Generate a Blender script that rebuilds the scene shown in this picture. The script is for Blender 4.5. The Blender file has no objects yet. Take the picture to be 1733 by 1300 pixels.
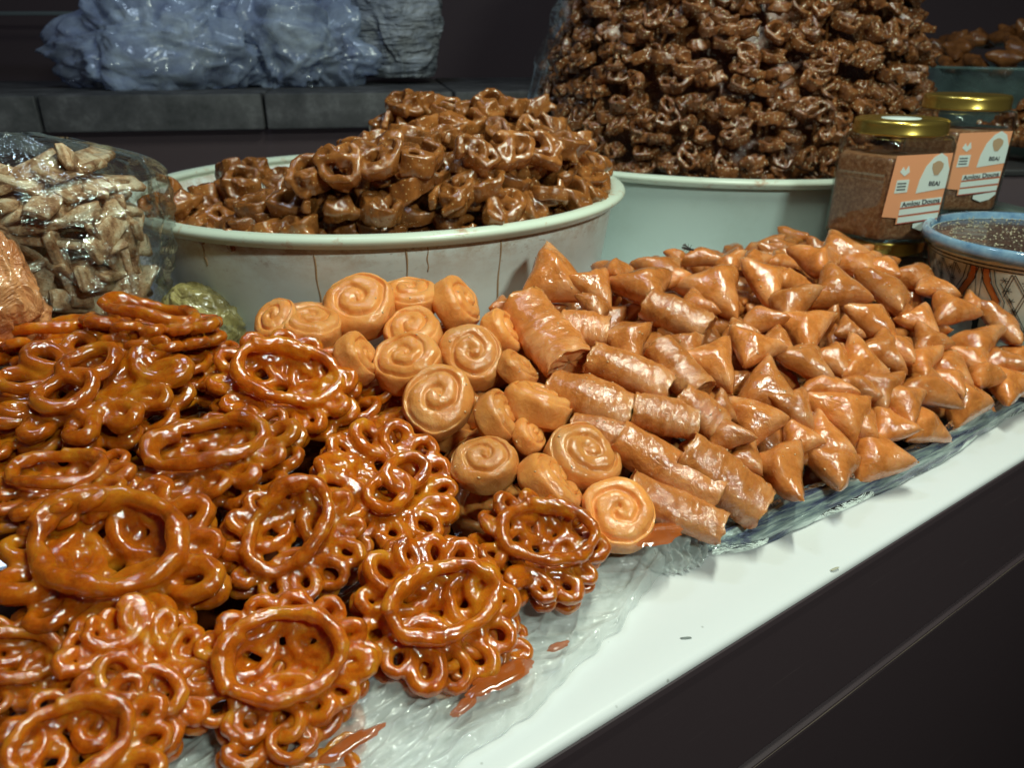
import bpy, bmesh, math, random
from mathutils import Vector, Matrix, noise
R=math.radians
random.seed(7)
S=bpy.context.scene
COL=S.collection
# ------------------------------------------------------------------ camera
CH=.27; PIT=R(24); FP=1309.0
cam=bpy.data.objects.new('camera',bpy.data.cameras.new('camera')); COL.objects.link(cam)
cam.data.sensor_width=36; cam.data.lens=FP/1733*36
cam.location=(0,0,CH); cam.rotation_euler=(R(90)-PIT,0,0)
cam.data.clip_start=.01; cam.data.clip_end=30
cam.data.dof.use_dof=True; cam.data.dof.focus_distance=.44; cam.data.dof.aperture_fstop=13
S.camera=cam
# ------------------------------------------------------------------ world and lamps
w=bpy.data.worlds.new('World'); S.world=w; w.use_nodes=True
bg=w.node_tree.nodes['Background']; bg.inputs[0].default_value=(1,.86,.88,1); bg.inputs[1].default_value=.026
def area(name,loc,target,sx,sy,power,col):
    l=bpy.data.lights.new(name,'AREA'); l.shape='RECTANGLE'; l.size=sx; l.size_y=sy; l.energy=power; l.color=col
    o=bpy.data.objects.new(name,l); COL.objects.link(o); o.location=loc
    o.rotation_euler=(Vector(target)-Vector(loc)).to_track_quat('-Z','Y').to_euler(); return o
area('stall_lamp',(.22,.42,.92),(.14,.44,0),.40,.045,6.7,(.88,1,.82))
area('front_lamp',(.52,-.28,.80),(.14,.62,.05),.16,.05,5.8,(.84,1,.88))
area('shelf_lamp',(-.35,.75,1.5),(-.3,1.45,.25),.2,.2,3.6,(.62,.80,1))
S.view_settings.view_transform='Standard'; S.view_settings.look='None'; S.view_settings.exposure=0; S.view_settings.gamma=1
S.render.engine='CYCLES'
try:
    S.cycles.use_denoising=True; S.cycles.denoiser='OPENIMAGEDENOISE'
except Exception: pass
S.cycles.max_bounces=8; S.cycles.transparent_max_bounces=16; S.cycles.caustics_reflective=False; S.cycles.caustics_refractive=False
S.cycles.sample_clamp_indirect=4
# ------------------------------------------------------------------ geometry helpers
cP,sP=math.cos(PIT),math.sin(PIT)
CR=Vector((1,0,0)); CU=Vector((0,sP,cP)); CB=Vector((0,-cP,sP))
AE=R(34.5); cA,sA=math.cos(AE),math.sin(AE)
def AB(a,b,z=0): return Vector((a*cA-b*sA,a*sA+b*cA,z))       # counter frame -> world
def toab(p): return p.x*cA+p.y*sA,-p.x*sA+p.y*cA
def ray(px,py):
    u=px-866.5; v=650-py
    return (CR*u+CU*v-CB*FP)/FP
def at(px,py,D): return Vector((0,0,CH))+ray(px,py)*D          # D = depth along the view axis
def sm(t): t=max(0,min(1,t)); return t*t*(3-2*t)
def heap(a,b):
    hj=.015+.37*max(b-.235,0); hj=min(hj,.118)
    bb=max(b-.232,0); ht=.014+.072*(1-math.exp(-bb/.07))+.075*bb
    k=sm((a-.24)/.09)
    h=hj*(1-k)+ht*k
    return h if b>.2 else .008
def hit(px,py,lift=0):
    d=ray(px,py); t=.2
    while t<2:
        p=Vector((0,0,CH))+d*t; a,b=toab(p)
        if p.z<=heap(a,b)+lift: return p,t
        t+=.002
    return p,t
def camvec(phi,k):
    s=math.sqrt(max(0,1-k*k)); return (CR*(s*math.cos(R(phi)))+CU*(s*math.sin(R(phi)))+CB*k).normalized()
def basis(N,alpha):
    X=CR*math.cos(R(alpha))+CU*math.sin(R(alpha)); X=(X-N*X.dot(N))
    if X.length<1e-3: X=N.orthogonal()
    X.normalize(); Y=N.cross(X); return Matrix((X,Y,N)).transposed().to_4x4()
def link(name,me,mat=None,parent=None):
    o=bpy.data.objects.new(name,me); COL.objects.link(o)
    if mat and me is not None and not me.materials: me.materials.append(mat)
    if parent: o.parent=parent
    return o
def tag(o,label=None,cat=None,group=None,kind=None):
    for k,v in (('label',label),('category',cat),('group',group),('kind',kind)):
        if v: o[k]=v
    return o
def empty(name,loc,label,cat,group=None,rz=0):
    o=bpy.data.objects.new(name,None); COL.objects.link(o); o.location=loc; o.rotation_euler=(0,0,rz); o.empty_display_size=.02
    return tag(o,label,cat,group)
def mesh(vs,fs,smooth=True,name='m'):
    me=bpy.data.meshes.new(name); me.from_pydata([tuple(v) for v in vs],[],fs); me.update()
    if smooth: me.polygons.foreach_set('use_smooth',[True]*len(me.polygons))
    return me
def fixn(me):
    bm=bmesh.new(); bm.from_mesh(me); bmesh.ops.recalc_face_normals(bm,faces=bm.faces); bm.to_mesh(me); bm.free(); return me
def lathe(prof,seg=72,squash=None):
    vs=[];fs=[];n=len(prof)
    for i in range(seg):
        t=2*math.pi*i/seg
        for r,z in prof: vs.append((r*math.cos(t),r*math.sin(t),z))
    for i in range(seg):
        j=(i+1)%seg
        for k in range(n-1): fs.append((i*n+k,j*n+k,j*n+k+1,i*n+k+1))
    me=mesh(vs,fs); bm=bmesh.new(); bm.from_mesh(me); bmesh.ops.remove_doubles(bm,verts=bm.verts,dist=1e-6)
    bmesh.ops.recalc_face_normals(bm,faces=bm.faces); bm.to_mesh(me); bm.free()
    me.polygons.foreach_set('use_smooth',[True]*len(me.polygons)); return me
def boxmesh(x0,x1,y0,y1,z0,z1,bev=.001,seg=2):
    bm=bmesh.new(); bmesh.ops.create_cube(bm,size=1)
    for v in bm.verts: v.co=Vector(((x0+x1)/2+v.co.x*(x1-x0),(y0+y1)/2+v.co.y*(y1-y0),(z0+z1)/2+v.co.z*(z1-z0)))
    if bev: bmesh.ops.bevel(bm,geom=bm.edges[:],offset=bev,segments=seg,affect='EDGES',profile=.5)
    me=bpy.data.meshes.new('box'); bm.to_mesh(me); bm.free(); me.polygons.foreach_set('use_smooth',[True]*len(me.polygons)); return me
def strip(fn,na,nb):
    vs=[fn(i/(na-1),j/(nb-1)) for i in range(na) for j in range(nb)]
    fs=[(i*nb+j,(i+1)*nb+j,(i+1)*nb+j+1,i*nb+j+1) for i in range(na-1) for j in range(nb-1)]
    return fixn(mesh(vs,fs))
def tube(path,rad,seg=8,closed=False,vs=None,fs=None):
    vs=[] if vs is None else vs; fs=[] if fs is None else fs
    n=len(path); base=len(vs); up=Vector((0,0,1)); pn=None
    for i,p in enumerate(path):
        a=path[(i-1)%n] if (closed or i>0) else p; b=path[(i+1)%n] if (closed or i<n-1) else p
        t=(Vector(b)-Vector(a)).normalized()
        if pn is None: pn=t.cross(up); pn=pn.normalized() if pn.length>1e-4 else t.orthogonal().normalized()
        pn=(pn-t*pn.dot(t)).normalized(); bn=t.cross(pn)
        r=rad(i/(n-1)) if callable(rad) else rad
        for k in range(seg):
            q=2*math.pi*k/seg; vs.append(Vector(p)+pn*(r*math.cos(q))+bn*(r*math.sin(q)))
    m=n if closed else n-1
    for i in range(m):
        for k in range(seg):
            i2=(i+1)%n; fs.append((base+i*seg+k,base+i*seg+(k+1)%seg,base+i2*seg+(k+1)%seg,base+i2*seg+k))
    if not closed:
        fs.append(tuple(base+k for k in range(seg))[::-1]); fs.append(tuple(base+(n-1)*seg+k for k in range(seg)))
    return vs,fs
def remeshed(me,voxel,smooth_it=2,noise_amp=0,noise_sc=100,seed=0):
    o=bpy.data.objects.new('tmp',me); COL.objects.link(o)
    m=o.modifiers.new('r','REMESH'); m.mode='VOXEL'; m.voxel_size=voxel; m.use_smooth_shade=True
    if smooth_it:
        s=o.modifiers.new('s','SMOOTH'); s.iterations=smooth_it; s.factor=.5
    dg=bpy.context.evaluated_depsgraph_get(); out=bpy.data.meshes.new_from_object(o.evaluated_get(dg))
    bpy.data.objects.remove(o)
    if noise_amp:
        ns=[v.normal.copy() for v in out.vertices]; off=Vector((seed*3.1,seed*1.7,seed*.9))
        for v,nn in zip(out.vertices,ns): v.co+=nn*noise_amp*noise.noise(v.co*noise_sc+off)
        out.update()
    out.polygons.foreach_set('use_smooth',[True]*len(out.polygons))
    return out
def joined(name,items,mat):                                   # items: (mesh, matrix)
    import numpy as np
    V=[];F=[];L=[];base=0; cache={}
    for me,M in items:
        if me.name not in cache:
            c=np.empty(len(me.vertices)*3); me.vertices.foreach_get('co',c); c=c.reshape(-1,3)
            li=np.empty(len(me.loops),dtype=np.int32); me.loops.foreach_get('vertex_index',li)
            lt=np.empty(len(me.polygons),dtype=np.int32); me.polygons.foreach_get('loop_total',lt)
            cache[me.name]=(c,li,lt)
        c,li,lt=cache[me.name]; m=np.array(M)
        V.append(c@m[:3,:3].T+m[:3,3]); F.append(li+base); L.append(lt); base+=len(c)
    V=np.concatenate(V);F=np.concatenate(F).astype(np.int32);L=np.concatenate(L).astype(np.int32)
    out=bpy.data.meshes.new(name); out.vertices.add(len(V)); out.vertices.foreach_set('co',V.ravel())
    out.loops.add(len(F)); out.loops.foreach_set('vertex_index',F)
    out.polygons.add(len(L)); st=np.concatenate(([0],np.cumsum(L)[:-1])).astype(np.int32)
    out.polygons.foreach_set('loop_start',st); out.update(calc_edges=True); out.validate()
    out.polygons.foreach_set('use_smooth',[True]*len(out.polygons))
    return link(name,out,mat)
# ------------------------------------------------------------------ materials
class NT:
    def __init__(s,name):
        s.m=bpy.data.materials.new(name); s.m.use_nodes=True; s.t=s.m.node_tree; s.n=s.t.nodes; s.l=s.t.links
        s.b=s.n['Principled BSDF']; s.out=s.n['Material Output']; s.tc=s.n.new('ShaderNodeTexCoord').outputs['Object']
    def mapping(s,sc,loc=(0,0,0),rot=(0,0,0)):
        src=s.tc
        if any(rot):
            q=s.n.new('ShaderNodeMapping'); q.inputs['Rotation'].default_value=rot; s.l.new(src,q.inputs[0]); src=q.outputs[0]
        m=s.n.new('ShaderNodeMapping'); m.inputs['Scale'].default_value=sc; m.inputs['Location'].default_value=loc
        s.l.new(src,m.inputs[0]); return m.outputs[0]
    def noise(s,scale,detail=4,rough=.55,vec=None,dist=0):
        x=s.n.new('ShaderNodeTexNoise'); x.inputs['Scale'].default_value=scale; x.inputs['Detail'].default_value=detail; x.inputs['Roughness'].default_value=rough; x.inputs['Distortion'].default_value=dist
        s.l.new(vec or s.tc,x.inputs['Vector']); return x.outputs['Fac']
    def voro(s,scale,feat='F1',vec=None):
        x=s.n.new('ShaderNodeTexVoronoi'); x.feature=feat; x.inputs['Scale'].default_value=scale; s.l.new(vec or s.tc,x.inputs['Vector']); return x.outputs['Distance']
    def ramp(s,fac,stops):
        r=s.n.new('ShaderNodeValToRGB'); e=r.color_ramp.elements
        while len(e)<len(stops): e.new(.5)
        for i,(p,c) in enumerate(stops):
            e[i].position=p; e[i].color=(c,c,c,1) if isinstance(c,(int,float)) else (*c,1)
        s.l.new(fac,r.inputs[0]); return r.outputs[0]
    def mix(s,f,a,b,mode='MIX'):
        x=s.n.new('ShaderNodeMix'); x.data_type='RGBA'; x.blend_type=mode
        for i,v in ((0,f),(6,a),(7,b)):
            if hasattr(v,'is_linked') or hasattr(v,'links'): s.l.new(v,x.inputs[i])
            elif i==0: x.inputs[0].default_value=v
            else: x.inputs[i].default_value=(*v,1)
        return x.outputs[2]
    def math(s,op,a,b=0):
        x=s.n.new('ShaderNodeMath'); x.operation=op
        for i,v in ((0,a),(1,b)):
            if isinstance(v,(int,float)): x.inputs[i].default_value=v
            else: s.l.new(v,x.inputs[i])
        return x.outputs[0]
    def bump(s,h,strength=.3,dist=.001,prev=None):
        x=s.n.new('ShaderNodeBump'); x.inputs['Strength'].default_value=strength; x.inputs['Distance'].default_value=dist
        s.l.new(h,x.inputs['Height'])
        if prev: s.l.new(prev,x.inputs['Normal'])
        return x.outputs[0]
    def set(s,**k):
        for n,v in k.items():
            i=s.b.inputs[n.replace('_',' ')]
            if hasattr(v,'links'): s.l.new(v,i)
            elif isinstance(v,tuple) and len(v)==3 and i.type=='RGBA': i.default_value=(*v,1)
            else: i.default_value=v
        return s
    def rnd(s):
        return s.n.new('ShaderNodeObjectInfo').outputs['Random']
def sweet(name,dark,mid,light,sss,rad,rough,coat,fine=900,bumpd=.0006,wr=None,speck=None,flour=0,trans=0,wb=.55):
    t=NT(name)
    n1=t.noise(70,5,.6); c=t.ramp(n1,[(.28,dark),(.5,mid),(.75,light)])
    n2=t.noise(fine*.5,4,.7)
    c=t.mix(.25,c,t.ramp(n2,[(.3,dark),(.7,light)]))
    if speck:
        v=t.voro(speck[0]); c=t.mix(t.ramp(v,[(speck[1],1.0),(speck[1]+.06,0.0)]),c,speck[2])
    if flour:
        f=t.ramp(t.noise(45,6,.7),[(.5,0.0),(.68,flour)]); c=t.mix(f,c,(.82,.62,.42))
    hv=t.n.new('ShaderNodeHueSaturation'); t.l.new(c,hv.inputs['Color'])
    mr=t.n.new('ShaderNodeMapRange'); mr.inputs[3].default_value=.8; mr.inputs[4].default_value=1.15; t.l.new(t.rnd(),mr.inputs[0]); t.l.new(mr.outputs[0],hv.inputs['Value'])
    c=hv.outputs[0]
    h=t.bump(t.noise(wr or 140,3,.6,dist=.6),wb,.0022)
    h=t.bump(t.noise(fine,3,.7),.5,bumpd,h)
    t.set(Base_Color=c,Roughness=t.ramp(t.noise(110,4,.7),[(.38,rough),(.68,rough+.16)]),Subsurface_Weight=sss,Subsurface_Radius=rad,Subsurface_Scale=1.0,Coat_Weight=coat,Coat_Roughness=t.ramp(t.noise(160,4,.7),[(.42,.03),(.68,.18)]),IOR=1.45,Coat_IOR=1.7,Specular_IOR_Level=.15,Normal=h,Transmission_Weight=trans)
    t.l.new(h,t.b.inputs['Coat Normal'])
    return t.m
M_jal=sweet('amber syrup dough',(.25,.027,.001),(.79,.148,.004),(.96,.37,.018),.6,(.007,.0022,.0003),.10,1.0,fine=1500,bumpd=.00014,wr=200,trans=.30,wb=.20)
M_swirl=sweet('pale glazed dough',(.62,.20,.038),(.76,.29,.072),(.84,.39,.12),.45,(.006,.0022,.0008),.26,.6,fine=900,bumpd=.0003,wr=150,flour=.12,wb=.3)
M_tri=sweet('glazed pastry',(.38,.105,.018),(.60,.190,.040),(.76,.30,.09),.3,(.005,.0016,.0004),.2,1.0,fine=600,bumpd=.0004,wr=200,flour=.2,wb=.42)
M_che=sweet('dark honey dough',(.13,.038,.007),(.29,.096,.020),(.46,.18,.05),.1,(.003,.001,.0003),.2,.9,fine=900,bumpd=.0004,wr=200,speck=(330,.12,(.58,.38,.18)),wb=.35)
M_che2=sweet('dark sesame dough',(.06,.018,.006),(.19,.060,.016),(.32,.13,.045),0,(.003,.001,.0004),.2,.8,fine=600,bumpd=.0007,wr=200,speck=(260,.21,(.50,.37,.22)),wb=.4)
def plain(name,col,rough=.5,metal=0,**k):
    t=NT(name); t.set(Base_Color=col,Roughness=rough,Metallic=metal,**k); return t.m
def film(name,tint,opac,rough=.12,bump=.6,sc=60,stretch=(1,1,1),var=.5,dark=None):
    t=NT(name); vec=t.mapping(stretch)
    n=t.noise(sc,5,.65,vec,1.2); n2=t.noise(sc*3.3,4,.6,vec,.8)
    nb=t.bump(n,bump,.004); nb=t.bump(n2,bump,.0015,nb)
    col=t.mix(t.ramp(n,[(.35,0.0),(.65,1.0)]),dark or tuple(x*.6 for x in tint),tint)
    t.set(Base_Color=col,Roughness=rough,IOR=1.5,Normal=nb,Specular_IOR_Level=.8,Coat_Weight=.5,Coat_Roughness=.08)
    t.l.new(nb,t.b.inputs['Coat Normal'])
    tr=t.n.new('ShaderNodeBsdfTransparent'); mx=t.n.new('ShaderNodeMixShader')
    fac=t.math('ADD',t.math('MULTIPLY',t.math('SUBTRACT',n2,.5),var*2),opac); cl=t.n.new('ShaderNodeClamp'); t.l.new(fac,cl.inputs[0]); cl.inputs[1].default_value=.04
    lw=t.n.new('ShaderNodeLayerWeight'); lw.inputs[0].default_value=.35; t.l.new(nb,lw.inputs['Normal'])
    f2=t.math('ADD',cl.outputs[0],t.math('MULTIPLY',lw.outputs['Fresnel'],.6)); c2=t.n.new('ShaderNodeClamp'); t.l.new(f2,c2.inputs[0])
    t.l.new(c2.outputs[0],mx.inputs[0]); t.l.new(tr.outputs[0],mx.inputs[1]); t.l.new(t.b.outputs[0],mx.inputs[2]); t.l.new(mx.outputs[0],t.out.inputs[0])
    return t.m
def clearfilm(name,refl=.5,rough=.07,sc=30,bump=.8,dist=.003,base=.03,tint=(.9,1,.95)):
    t=NT(name); t.n.remove(t.b); n=t.noise(sc,4,.6,t.mapping((1,1,2)),1.5); nb=t.bump(n,bump,dist); nb=t.bump(t.noise(sc*5,3,.6),bump*.6,dist*.2,nb)
    g=t.n.new('ShaderNodeBsdfGlossy'); g.inputs['Roughness'].default_value=rough; g.inputs['Color'].default_value=(*tint,1); t.l.new(nb,g.inputs['Normal'])
    tr=t.n.new('ShaderNodeBsdfTransparent'); lw=t.n.new('ShaderNodeLayerWeight'); lw.inputs[0].default_value=.3; t.l.new(nb,lw.inputs['Normal'])
    f=t.math('ADD',t.math('MULTIPLY',lw.outputs['Fresnel'],refl),base); mx=t.n.new('ShaderNodeMixShader'); t.l.new(f,mx.inputs[0]); t.l.new(tr.outputs[0],mx.inputs[1]); t.l.new(g.outputs[0],mx.inputs[2]); t.l.new(mx.outputs[0],t.out.inputs[0])
    return t.m
# counter top: cool white laminate with faint smears and grit
t=NT('white laminate'); n=t.noise(9,5,.6); s1=t.noise(160,3,.7)
c=t.mix(t.ramp(n,[(.4,0.0),(.75,.35)]),(.74,.74,.75),(.64,.64,.62)); v=t.voro(55); c=t.mix(t.ramp(v,[(.035,.6),(.06,0.0)]),c,(.25,.25,.22))
st=t.mapping((3,60,1),rot=(0,0,-AE)); sc=t.noise(6,4,.8,st); c=t.mix(t.ramp(sc,[(.66,0.0),(.72,.3)]),c,(.42,.48,.44))
t.set(Base_Color=c,Roughness=t.ramp(n,[(.3,.28),(.7,.5)])); M_counter=t.m
t=NT('black panel'); st=t.mapping((2,90,90),rot=(0,0,-AE)); n=t.noise(4,6,.8,st)
t.set(Base_Color=t.ramp(n,[(.6,(.056,.036,.042)),(.75,(.095,.066,.07))]),Roughness=.55); M_panel=t.m
M_black=plain('dark cloth',(.072,.048,.056),.9)
t=NT('basin plastic'); n=t.noise(16,5,.7); v=t.noise(110,3,.6,t.mapping((1,1,.05)))
c=t.mix(t.ramp(n,[(.5,0.0),(.72,.35)]),(.84,.88,.84),(.62,.64,.50))
c=t.mix(t.ramp(t.noise(170,5,.8,t.mapping((.5,.5,1.4))),[(.66,0.0),(.78,.45)]),c,(.22,.09,.03))
c=t.mix(t.ramp(v,[(.68,0.0),(.80,.35)]),c,(.34,.16,.06))
sx=t.n.new('ShaderNodeSeparateXYZ'); t.l.new(t.tc,sx.inputs[0]); zf=t.ramp(t.math('MULTIPLY',sx.outputs[2],7.0),[(.60,0.0),(.80,.25),(.90,.75)])  # brown under-rim band: stain plus rim shade and pastry bounce painted in
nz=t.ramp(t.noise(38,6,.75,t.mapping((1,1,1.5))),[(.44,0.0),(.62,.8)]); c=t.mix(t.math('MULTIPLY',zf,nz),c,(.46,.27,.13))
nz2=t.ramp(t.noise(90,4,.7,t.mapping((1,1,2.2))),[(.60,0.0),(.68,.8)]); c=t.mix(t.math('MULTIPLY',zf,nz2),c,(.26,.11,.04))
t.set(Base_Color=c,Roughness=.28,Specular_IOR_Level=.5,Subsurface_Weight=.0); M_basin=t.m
t=NT('clean basin plastic'); n=t.noise(14,5,.7); c=t.mix(t.ramp(n,[(.5,0.0),(.75,.3)]),(.62,.76,.72),(.46,.55,.48)); t.set(Base_Color=c,Roughness=.3); M_basin2=t.m
t=NT('worn basin rim'); n=t.noise(45,5,.7); c=t.mix(t.ramp(n,[(.58,0.0),(.68,.7)]),(.66,.74,.62),(.45,.2,.07)); t.set(Base_Color=c,Roughness=.3); M_rim=t.m
# ------------------------------------------------------------------ setting
prof=[]
vs=[];fs=[]
# counter slab as a rounded strip along a, profile in (b,z)
pr=[(2.4,0.0),(.20,0.0),(.187,-.0002),(.1845,-.0008),(.1832,-.0018),(.1826,-.0032),(.1825,-.0042)]
for i in range(25):
    a=-1.6+i*.2
    for b,z in pr: vs.append(AB(a,b+(-.0010+.020*(a-.13) if b<.3 else 0),z))
for i in range(24):
    for k in range(len(pr)-1): q=i*len(pr)+k; fs.append((q,q+1,q+1+len(pr),q+len(pr)))
counter=tag(link('counter_top',mesh(vs,fs),M_counter),kind='structure'); fixn(counter.data)
vs=[];fs=[]; pr=[(.1825,-.0044),(.1818,-.0050),(.1812,-.008),(.1810,-.014),(.174,-.088),(.1755,-.0895),(.1755,-.0925),(.172,-.094),(.171,-.097),(.171,-.9)]
for i in range(2):
    for b,z in pr: vs.append(AB(-1.6+i*4.8,b+-.0010+.020*(-1.73+i*4.8),z))
for k in range(len(pr)-1): fs.append((k,k+1,k+1+len(pr),k+len(pr)))
panel=tag(link('counter_front',mesh(vs,fs,False),M_panel),kind='structure'); fixn(panel.data)
seam=[]; sf=[]
rr=random.Random(5)
for k in range(3):
    a=.18+k*.12
tv,tf=tube([AB(a/50,.1712+-.0010+.020*(a/50-.13)+.0004*noise.noise(Vector((a*.4,0,0))),-.0945+.0006*noise.noise(Vector((a*.3,3,0)))) for a in range(9,40)],lambda s:.00045*(.4+.6*abs(math.sin(s*17))),5)
tag(link('panel_edge_strip',mesh(tv,tf),plain('worn metal edge',(.16,.12,.10),.45,.4)),kind='structure')
floor=tag(link('floor',mesh([(-4,-3,-.9),(5,-3,-.9),(5,4,-.9),(-4,4,-.9)],[(0,1,2,3)],False),M_black),kind='structure')
wall=tag(link('back_wall',mesh([(-3,1.95,-.9),(4,2.15,-.9),(4,2.15,1.6),(-3,1.95,1.6)],[(0,3,2,1)],False),M_black),kind='structure')
# ------------------------------------------------------------------ jalebi-like fried rosettes
def rosette(seed,ring=True,dia=.085):
    r=random.Random(seed); vs=[];fs=[]; s=dia/.085
    N=r.choice([11,12,13]); ph=r.random()*6
    def P(x,y,z): return Vector((x*s,y*s,z*s))
    ex=r.uniform(.9,1.12)
    for layer,(Rc,rl,z0,n,sgn) in enumerate([(.0290,.0090,.0020,N,1),(.0305,.0090,-.0078,N+1,1),(.0150,.0080,-.002,6,1)]):
        pth=[]; tot=int(n*16*1.05); o=r.random()*6
        wob=[r.uniform(.8,1.2) for _ in range(n+3)]
        for i in range(tot):
            th=2*math.pi*i/(n*16); lw=wob[int(i/16)%len(wob)]; q=sgn*(-n*th)+o
            rad=Rc*(1+.07*math.sin(2*th+ph))
            pth.append(P(ex*(rad*math.cos(th)+rl*lw*math.cos(th+q)),(rad*math.sin(th)+rl*lw*math.sin(th+q))/ex,z0+.0022*math.sin(q*1.0+1)+.0016*math.sin(3*th+ph)))
        tube(pth,lambda u:s*(.0039+.0006*math.sin(u*40+ph)),8,False,vs,fs)
    if ring:
        pth=[]; e=r.uniform(.66,.9); tilt=r.uniform(-.2,.2); oo=r.random()*6; ox,oy=r.uniform(-.004,.004),r.uniform(.001,.007)
        for i in range(64):
            th=2*math.pi*i/52+oo; rr=.0240+.0018*math.sin(2*th+ph)+.0024*(i/64)+.0005*math.sin(7*th+ph)
            x=rr*math.cos(th)*1.08+ox; y=rr*e*math.sin(th)+oy
            pth.append(P(x,y,.0092+tilt*x+.0012*math.sin(3*th)+.0022*(i/64)))
        tube(pth,lambda u:s*(.0041+.0005*math.sin(u*23)+.0003*math.sin(u*51)),9,False,vs,fs)
    else:
        for m in range(2):
            pth=[]; oo=r.random()*6; ox,oy=r.uniform(-.012,.012),r.uniform(-.012,.012)
            for i in range(40):
                th=2*math.pi*i/36+oo; rr=.011+.002*math.sin(2*th)
                pth.append(P(rr*math.cos(th)+ox,rr*.9*math.sin(th)+oy,.0085+.001*math.sin(2*th+m)))
            tube(pth,lambda u:s*.0036,9,False,vs,fs)
    pth=[]; oo=r.random()*6
    for i in range(26): th=i*.28; rr=.004+.0105*i/50; pth.append(P(rr*math.cos(th+oo),rr*math.sin(th+oo),-.007+.002*math.sin(th*1.7)))
    tube(pth,s*.003,8,False,vs,fs)
    return remeshed(mesh(vs,fs),.00100,3,.0008,190,seed)
ROS=[rosette(11+i,i%5!=4) for i in range(10)]
rosettes=[ # px,py,long px,phi,k,variant,spin,label
(160,655,300,80,.72,4,20,'wide amber rosette with a dark open hole at the upper left of the pile'),
(480,652,245,70,.78,1,0,'deep orange rosette with a raised ring, highest beside the pale coils'),
(365,775,265,95,.60,2,40,'flat rosette with long scalloped petals just below the highest ringed rosette'),
(655,822,262,58,.74,9,10,'slanting oval rosette with petals strung along its lower edge'),
(198,948,375,82,.66,3,0,'largest rosette of all, with a wide oval ring, at the left of the pile'),
(500,915,250,75,.80,5,70,'rosette with a tall standing ring in the middle of the rosette pile'),
(738,1035,290,62,.84,6,30,'bright rosette with an oval ring on the plastic sheet beside syrup spots'),
(915,925,240,60,.68,7,0,'partly broken rosette nearest the gathered corner of the plastic sheet'),
(478,1125,290,70,.84,8,0,'rosette with a round open ring left of the bare plastic sheet'),
(105,825,235,92,.42,0,0,'low flat rosette half hidden above the largest rosette'),
(235,1150,280,60,.70,4,90,'rosette with knobbly petals between the two lowest open rings'),
(140,1275,290,70,.74,0,25,'rosette whose wide open ring is cut off by the bottom left corner'),
(255,552,215,86,.22,2,0,'dark red rosette lying edge on in front of the biscuit bag'),
(70,580,220,88,.2,7,30,'dark rosette seen from its edge beside the bag of orange sweets'),
(330,625,200,92,.5,9,60,'small rosette squeezed between the two big rosettes at the back'),
(640,695,200,100,.5,4,10,'dark rosette in the shade just under the lowest row of pale coils'),
(500,1240,260,60,.6,9,0,'small knotty rosette at the bottom border touching the plastic sheet'),
(-10,720,240,80,.5,5,0,'dark rosette cut off at the left border'),
(800,1075,215,60,.6,9,20,'lower rosette peeking out under the bright ringed one on the plastic sheet'),
(20,1130,220,70,.6,2,20,'dark rosette in shadow below the largest rosette at the left border'),
]
def put(name,me,mat,p,M,sc,label,cat,group):
    o=link(name,me,mat); o.matrix_world=Matrix.Translation(p)@M@Matrix.Scale(sc,4); return tag(o,label,cat,group)
for i,(px,py,d,phi,k,v,sp,lab) in enumerate(rosettes):
    p,D=hit(px,py,(.017 if py>1000 or px>880 else .008) if i<13 else (.004 if py>1050 else -.010)); sc=d*D/FP/.086
    M=basis(camvec(phi,k),sp)
    put('fried_rosette',ROS[v],M_jal,p,M,sc,lab,'fried sweet','syrupy fried rosettes heaped on the plastic sheet')
under=[]
rr=random.Random(3)
for layer in range(1):
    for i in range(4):
        for j in range(3):
            a=-.19+i*.12+rr.uniform(-.012,.012); b=.30+j*.085+rr.uniform(-.01,.01)
            if a>.235 or (a>.17 and b>.43): continue
            z=heap(a,b)-.046
            if z<.012: continue
            M=Matrix.Translation(AB(a,b,z))@Matrix.Rotation(rr.uniform(-.35,.35),4,'X')@Matrix.Rotation(rr.uniform(-.3,.3),4,'Y')@Matrix.Rotation(rr.random()*6,4,'Z')@Matrix.Scale(.85,4)
            under.append((ROS[rr.randrange(10)],M))
def lite(me,ratio):
    o=bpy.data.objects.new('t',me); COL.objects.link(o); m=o.modifiers.new('d','DECIMATE'); m.ratio=ratio
    dg=bpy.context.evaluated_depsgraph_get(); out=bpy.data.meshes.new_from_object(o.evaluated_get(dg)); bpy.data.objects.remove(o); return out
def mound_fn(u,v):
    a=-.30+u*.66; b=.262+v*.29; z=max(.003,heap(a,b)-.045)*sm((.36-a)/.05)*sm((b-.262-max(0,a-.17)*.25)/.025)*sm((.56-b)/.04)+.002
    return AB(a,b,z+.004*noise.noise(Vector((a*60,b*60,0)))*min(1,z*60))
tag(link('gap_mound',strip(mound_fn,70,50),plain('gap fill syrup',(.07,.014,.003),.15,Coat_Weight=1.0)),'dark mound of syrup added under the rosette pile to darken its gaps','syrup',None,'stuff')  # dark mound added so the gaps between rosettes stay dark
L=[lite(m,.3) for m in ROS]; idx={m.name:i for i,m in enumerate(ROS)}
under=[(L[idx[m.name]],M) for m,M in under]
tag(joined('rosette_layers',under,M_jal),'dark layers of syrupy fried rosettes packed beneath the top ones','fried sweets',None,'stuff')
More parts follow.
